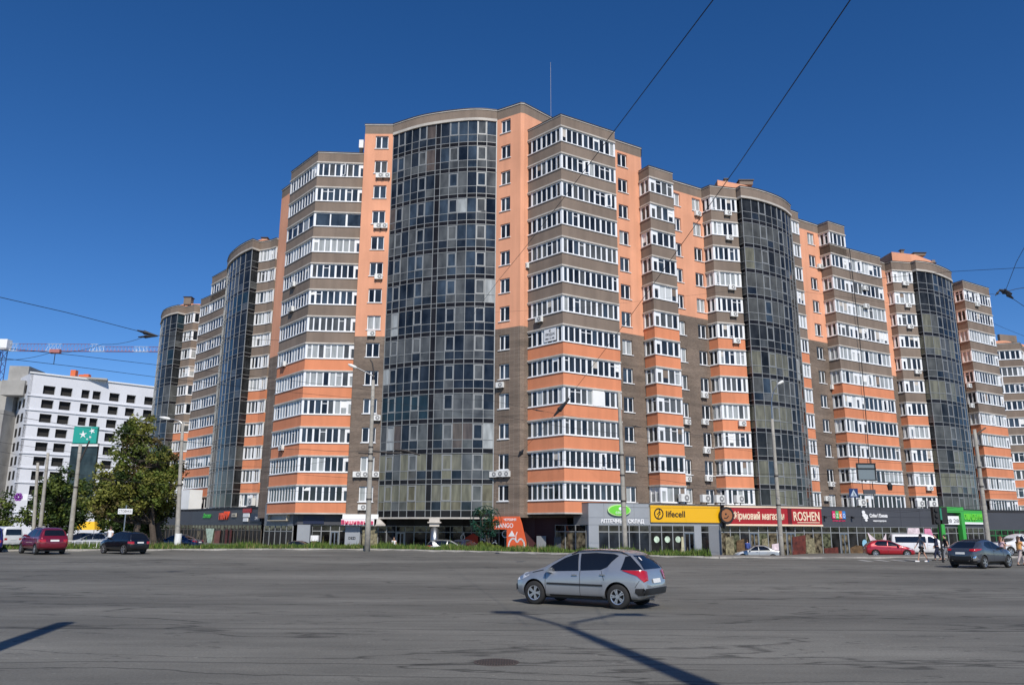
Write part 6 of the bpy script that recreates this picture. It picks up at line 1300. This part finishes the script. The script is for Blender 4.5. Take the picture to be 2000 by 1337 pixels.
def person(label, loc, head, hgt, stride=.25, shirt=None, legs=None, hair=HAIRB, long_hair=0, shorts=False, arms=(.35, -.3), lean=.03, skirt=False, sleeves=True, fem=False, group=None, bend=.15, reach=None):
    """facing +x; stride in metres between the feet / 2; arms swing angle (rad) of left/right"""
    k = hgt / 1.75; r = thing('person', label, 'person', loc, head, group); r.scale = (k, k, k)
    sw = .17 if fem else .2; hip = (0, 0, .93); ch = (lean * .6, 0, 1.30); nk = (lean, 0, 1.48); hd = (lean + .03, 0, 1.62)
    V = [hip, (lean * .3, 0, 1.1), ch, (lean * .9, 0, 1.42), nk, (lean + .015, 0, 1.56), (lean + .02, 0, 1.70)]; E = [(0, 1), (1, 2), (2, 3), (3, 4), (4, 5), (5, 6)]
    R_ = [(.155, .11), (.125, .10), (.15, .11), (.12, .09), (.052, .055), (.078, .09), (.07, .085)]
    V.append((lean + .105, 0, 1.60)); E.append((5, 7)); R_.append(.018)       # nose
    J = {}
    for s, a in ((1, arms[0]), (-1, arms[1])):
        b = len(V); sh = (lean * .8, s * sw, 1.41); 
        el = (sh[0] + sin(a) * .28, s * (sw + .04), sh[2] - cos(a) * .28); a2 = a + bend + (.9 if reach == 'both' else 0); wr = (el[0] + sin(a2) * .25, s * (sw + .03), el[2] - cos(a2) * .25); d = (sin(a2), 0, -cos(a2))
        hp = (wr[0] + d[0] * .07, wr[1], wr[2] + d[2] * .07); V += [sh, el, wr, hp]; E += [(3, b), (b, b + 1), (b + 1, b + 2), (b + 2, b + 3)]; R_ += [.058, .042, .028, (.022, .036)]
        for f in range(4):
            q = len(V); off = (f - 1.5) * .019; ln = (.075, .085, .082, .065)[f]; V.append((hp[0] + d[0] * ln * .5 + .004, hp[1] + off * .4, hp[2] + d[2] * ln * .5)); V.append((hp[0] + d[0] * ln + off * .9, hp[1] - s * .015, hp[2] + d[2] * ln)); E += [(b + 3, q), (q, q + 1)]; R_ += [.0095, .008]
        q = len(V); V += [(wr[0] + d[0] * .03 + .035, wr[1], wr[2] + d[2] * .03), (wr[0] + d[0] * .06 + .05, wr[1], wr[2] + d[2] * .07)]; E += [(b + 2, q), (q, q + 1)]; R_ += [.011, .009]
        J[s] = (sh, el, wr)
    LG = {}
    for s, st in ((1, stride), (-1, -stride)):
        b = len(V); hj = (0, s * .09, .90); kn = (st * .62 + (.05 if st < 0 else .04), s * .09, .50); an = (st, s * .085, .09 if st >= 0 else .14); to = (st + .17, s * .09, .035)
        V += [hj, kn, an, (st - .03, s * .085, .045 if st >= 0 else .1), to]; E += [(0, b), (b, b + 1), (b + 1, b + 2), (b + 2, b + 3), (b + 3, b + 4)]; R_ += [.088, .056, .038, .036, (.034, .026)]; LG[s] = (hj, kn, an, to)
    skinmesh('body', V, E, R_, SKIN, r)
    # shirt
    V = [(0, 0, .88), (lean * .3, 0, 1.08), ch, (lean * .85, 0, 1.42)]; E = [(0, 1), (1, 2), (2, 3)]; R_ = [(.195, .155), (.17, .145), (.18, .14), (.135, .10)]
    for s in (1, -1):
        b = len(V); sh, el, wr = J[s]; m_ = tuple((Vector(sh) + Vector(el)) / 2); V += [sh, m_]; E += [(3, b), (b, b + 1)]; R_ += [.075, .062]
        if sleeves == 'long': V.append(el); E.append((b + 1, b + 2)); R_.append(.055); V.append(wr); E.append((b + 2, b + 3)); R_.append(.04)
    skinmesh('shirt', V, E, R_, shirt, r)
    if skirt:
        mb = MB(); mb.tube([(0, 0, 1.0), (0, 0, .8), (.02, 0, .52)], [.15, .19, .24], legs, 14, False); smooth(part('skirt', mb, r, False))
    else:
        V = [(0, 0, 1.0)]; E = []; R_ = [(.165, .13)]
        for s in (1, -1):
            b = len(V); hj, kn, an, to = LG[s]; V.append(hj); V.append(kn if not shorts else tuple(Vector(hj).lerp(Vector(kn), .85))); E += [(0, b), (b, b + 1)]; R_ += [.098, .075]
            if not shorts: V.append(tuple(Vector(an) + Vector((0, 0, .04)))); E.append((b + 1, b + 2)); R_.append(.06)
        skinmesh('shorts' if shorts else 'trousers', V, E, R_, legs, r)
    hb_ = bmesh.new(); bmesh.ops.create_icosphere(hb_, subdivisions=3, radius=1, matrix=Matrix.Translation((lean - .012, 0, 1.672)) @ Matrix.Diagonal((.108, .096, .112, 1)))
    bmesh.ops.delete(hb_, geom=[v for v in hb_.verts if v.co.x > lean + .03 and v.co.z < 1.70 or v.co.z < (1.50 if long_hair else 1.60)], context='VERTS')
    if long_hair: bmesh.ops.create_cone(hb_, cap_ends=True, segments=12, radius1=.05, radius2=.095, depth=.34, matrix=Matrix.Translation((lean - .075, 0, 1.49)) @ Matrix.Rotation(.15, 4, 'Y') @ Matrix.Diagonal((.7, 1, 1, 1)))
    hm = bpy.data.meshes.new('hair'); hb_.to_mesh(hm); hb_.free(); hm.materials.append(hair)
    for p in hm.polygons: p.use_smooth = True
    link('hair', hm, r, False)
    for s in (1, -1):
        to, an = LG[s][3], LG[s][2]; mb = MB(); mb.box(((to[0] + an[0] - .03) / 2 + .01, to[1], to[2] + .0), (.27, .095, .075), SWH if shorts else BLACK); part('shoe', mb, r, False)
    return r
DNAVY = mat('cloth_navy', (.015, .02, .05), .9); CWHITE = mat('cloth_white', (.75, .75, .75), .9); CGREY = mat('cloth_grey', (.22, .23, .25), .9); CPINK = mat('cloth_pale_pink', (.62, .42, .45), .9); CSAND = mat('cloth_sand', (.42, .40, .27), .9); CORG = mat('cloth_orange', (.72, .36, .12), .9); CSTR = mat('cloth_pale_stripe', (.50, .42, .40), .9); CBLUE_ = mat('cloth_blue', (.06, .10, .33), .9); CBLK = mat('cloth_black', (.02, .02, .022), .9)
def pz(x, y): return (x, y, zg(x, y))
person('man in dark cap, grey top and black shorts striding left over the crosswalk', pz(27.6, 55.3), radians(176), 1.78, .34, CGREY, CBLK, HAIRD, shorts=True, arms=(-.4, .45))
person('person in navy jacket and jeans walking behind the grey crossover', pz(29.6, 57.2), radians(170), 1.8, .2, DNAVY, DNAVY, HAIRD, sleeves='long')
person('long haired woman in pale pink top and sand skirt pushing at the right edge', pz(30.5, 51.2), radians(5), 1.70, .2, CPINK, CSAND, HAIRR, long_hair=1, fem=True, skirt=True, arms=(.7, .6), reach='both')
person('woman in orange top and pale striped trousers holding the pushchair', pz(31.05, 50.3), radians(10), 1.72, .28, CORG, CSTR, HAIRB, long_hair=1, fem=True, arms=(.6, .5), reach='both')
person('person in white t-shirt standing behind the railing beside the silver hatchback', pz(-29.4, 60.2), radians(80), 1.75, .05, CWHITE, CGREY, HAIRB)
person('person in white blouse beside the glass doors under the glass tower', (-10.9, 76.5, -.45), radians(-70), 1.70, .05, CWHITE, CBLK, HAIRB, long_hair=1, fem=True)
person('person in blue top at the display window under the red sign', (22.6, 78.6, -.6), radians(60), 1.72, .06, CBLUE_, CBLK, HAIRB, sleeves='long')
person('girl in dark top and jeans walking behind the two women at the right edge', pz(31.35, 52.4), radians(12), 1.62, .22, DNAVY, CBLUE_, HAIRD, long_hair=1, fem=True, arms=(.3, -.3))
person('man in black vest with bare arms behind the grey crossover near the portal', pz(30.6, 57.9), radians(170), 1.76, .22, CBLK, CGREY, HAIRD, arms=(-.3, .3))
P = pz(31.85, 49.9); r = thing('pushchair', 'dark pushchair in front of the woman in the orange top', 'pushchair', P, radians(10)); 
mb = MB(); mb.tube([(-.5, -.2, 1.0), (.35, -.2, .25)], .018, STEEL); mb.tube([(-.5, .2, 1.0), (.35, .2, .25)], .018, STEEL); mb.tube([(-.5, -.2, 1.0), (-.5, .2, 1.0)], .02, BLACK); mb.tube([(-.3, -.22, .2), (.1, -.2, .6)], .016, STEEL); mb.tube([(-.3, .22, .2), (.1, .2, .6)], .016, STEEL); part('frame', mb, r, False)
mb = MB(); mb.hexa([(-.2, -.2, .45), (.3, -.2, .4), (.3, .2, .4), (-.2, .2, .45), (-.35, -.2, .95), (-.15, -.2, .6), (-.15, .2, .6), (-.35, .2, .95)], CBLK); part('seat', mb, r, False)
mb = MB(); mb.tube([(-.3, -.2, .95), (-.1, -.2, 1.1), (.1, -.2, 1.0)], .02, CBLK); mb.quad([(-.35, -.22, .9), (-.1, -.22, 1.1), (-.1, .22, 1.1), (-.35, .22, .9)], CBLK); mb.quad([(-.1, -.22, 1.1), (.12, -.22, .98), (.12, .22, .98), (-.1, .22, 1.1)], CBLK); part('hood', mb, r, False)
for x, y, rr in ((-.3, -.24, .13), (-.3, .24, .13), (.38, -.2, .1), (.38, .2, .1)): mb = MB(); mb.tube([(x, y - .02, rr), (x, y + .02, rr)], rr, TYRE, 14); part('wheel', mb, r, False)

# ------------------------------------------------------------------ posters and goods in the shop windows
def poster(label, p, q, u, z, pts, m, out=.02, cat='poster', name='poster'):
    L, t, n = seg(p, q); r = thing(name, label, cat, (p[0] + t[0] * u, p[1] + t[1] * u, z)); mb = MB()
    f = lambda a, b, o: (p[0] + t[0] * (u + a) + n[0] * o, p[1] + t[1] * (u + a) + n[1] * o, z + b)
    mb.quad([f(a, b, out + .015) for a, b in pts], m)
    for i in range(len(pts)): a, b = pts[i], pts[(i + 1) % len(pts)]; mb.quad([f(*a, out), f(*b, out), f(*b, out + .015), f(*a, out + .015)], m)
    part('print', mb, r); return r
PK = mat('poster_pink', (.62, .22, .34), .6, noise=.35, scale=1.5); WPK = mat('poster_pale_pink', (.66, .55, .58), .6, noise=.3, scale=2.5); PGR = mat('poster_green_white', (.50, .62, .48), .6, noise=.4, scale=2); RDP = mat('poster_red', (.10, .02, .012), .6, noise=.6, scale=2.5); WDP = mat('display_wood', (.12, .07, .03), .7, noise=.7, scale=3); FOOD = mat('poster_food', (.10, .07, .03), .6, noise=.8, scale=3.5, col2=(.38, .34, .2))
p, q = PR[3], PR[4]
poster('striped pale pink poster on the shop glass above the white van', p, q, 11.6, 1.1, [(-.9, 0), (1.0, 0), (.9, 1.25), (-.6, 1.25)], WPK); poster('bright pink slanted poster behind the man in the cap', p, q, 13.7, .9, [(-.6, 0), (.9, 0), (.3, 1.4), (-.5, 1.4)], PK); poster('small pink and white poster at the left edge of the green portal', p, q, 15.6, .5, [(-.35, 0), (.35, 0), (.35, 1.8), (-.35, 1.8)], WPK)
poster('left half of the white V shaped poster above the red hatchback', p, q, 6.2, .2, [(0, 0), (.9, 0), (.95, .6), (-.55, 1.7)], WPK); poster('right half of the white V shaped poster above the red hatchback', p, q, 7.5, .2, [(-.35, 0), (.5, 0), (.55, 1.6), (-.3, .5)], WPK); poster('round pale blue sticker left of the V shaped poster', p, q, 5.2, .75, [(.32 * cos(i * pi / 5), .42 * sin(i * pi / 5)) for i in range(10)], mat('poster_blue', (.25, .5, .65), .5))
poster('brown cardboard display low in the window right of the double door', p, q, 4.0, -.5, [(-.7, 0), (.9, 0), (.9, 1.0), (.1, 1.1), (-.7, .8)], WDP); poster('reddish wooden crates display left of the double door under the charcoal fascia', p, q, .9, -.5, [(-.8, 0), (.9, 0), (.9, .9), (-.8, .8)], RDP)
p, q = PR[2], PR[3]
for i, (u, z, a, b, m, lb) in enumerate(((.9, -.4, .5, 1.9, FOOD, 'first window from the left'), (2.1, -.4, .5, 1.6, WDP, 'second window from the left'), (4.9, .0, .4, 1.3, FOOD, 'window right of the first door'), (6.1, -.3, .5, 1.1, WPK, 'window just left of the lamp pole'), (8.9, -.4, .9, 2.0, RDP, 'dark red window right of the lamp pole'), (10.2, -.4, .6, 1.7, FOOD, 'last window on the right'))):
    poster('goods print under the red fascia sign, %s' % lb, p, q, u, z, [(-a, 0), (a, 0), (a * .9, b), (-a * .8, b * .9)], m)
p, q = PR[1], PR[2]
for i, (u, lb) in enumerate(((.75, 'left'), (1.95, 'middle'), (3.15, 'right'))): poster('pale green disc in the window under the yellow fascia, %s one of three' % lb, p, q, u, 1.15, [(.3 * cos(k * pi / 6), .3 * sin(k * pi / 6)) for k in range(12)], PGR)
poster('pale dress shaped print beside the door under the yellow fascia', p, q, 3.65, -.1, [(-.18, 0), (.18, 0), (.1, 1.5), (-.1, 1.5)], mat('poster_cream', (.5, .47, .3), .6)); poster('pale counter strip low in the windows under the yellow fascia', p, q, 2.0, -.15, [(-1.6, 0), (1.5, 0), (1.5, .16), (-1.6, .16)], WPK)
p, q = PL[2], PL[3]
poster('white and green flower poster on the left wing shop glass', p, q, 6.5, -.3, [(-.2, 0), (.9, 0), (1.5, 2.2), (-1.3, 2.2)], PGR); poster('tan and maroon poster right of the white and green one', p, q, 9.2, -.6, [(-.9, 0), (.7, 0), (.9, 2.3), (-.9, 2.2)], mat('poster_maroon', (.2, .07, .05), .6, noise=.5, scale=1.2)); poster('left one of two narrow red posters on the left wing shop glass', p, q, 12.0, -.6, [(-.35, 0), (.35, 0), (.35, 2.4), (-.35, 2.4)], RDP); poster('right one of two narrow red posters on the left wing shop glass', p, q, 13.3, -.6, [(-.3, 0), (.3, 0), (.3, 2.4), (-.3, 2.4)], RDP)
poster('colourful food poster panel between concrete pole and glass doors', (-15.2, 82.6), (-12.6, 82.6), 1.0, -.6, [(-.75, 0), (.75, 0), (.75, 2.5), (-.75, 2.5)], FOOD)
poster('red shop panel beside the blue hatchback under the glass tower', (-5, 84.1), (-1.2, 82.1), .9, -.4, [(-1.2, 0), (1.0, 0), (1.0, 1.7), (.4, 2.0), (-1.2, 1.2)], mat('panel_red', (.4, .03, .01), .5))
r = thing('notice_stand', 'small stand with a white box in front of the doors under the left bay', 'stand', (-19.2, 80.5, -.5)); mb = MB(); mb.box((-19.2, 80.5, .1), (.5, .5, 1.4), WDP); part('post', mb, r); mb = MB(); mb.box((-19.2, 80.5, 1.05), (.75, .5, .55), SWH); part('box', mb, r)
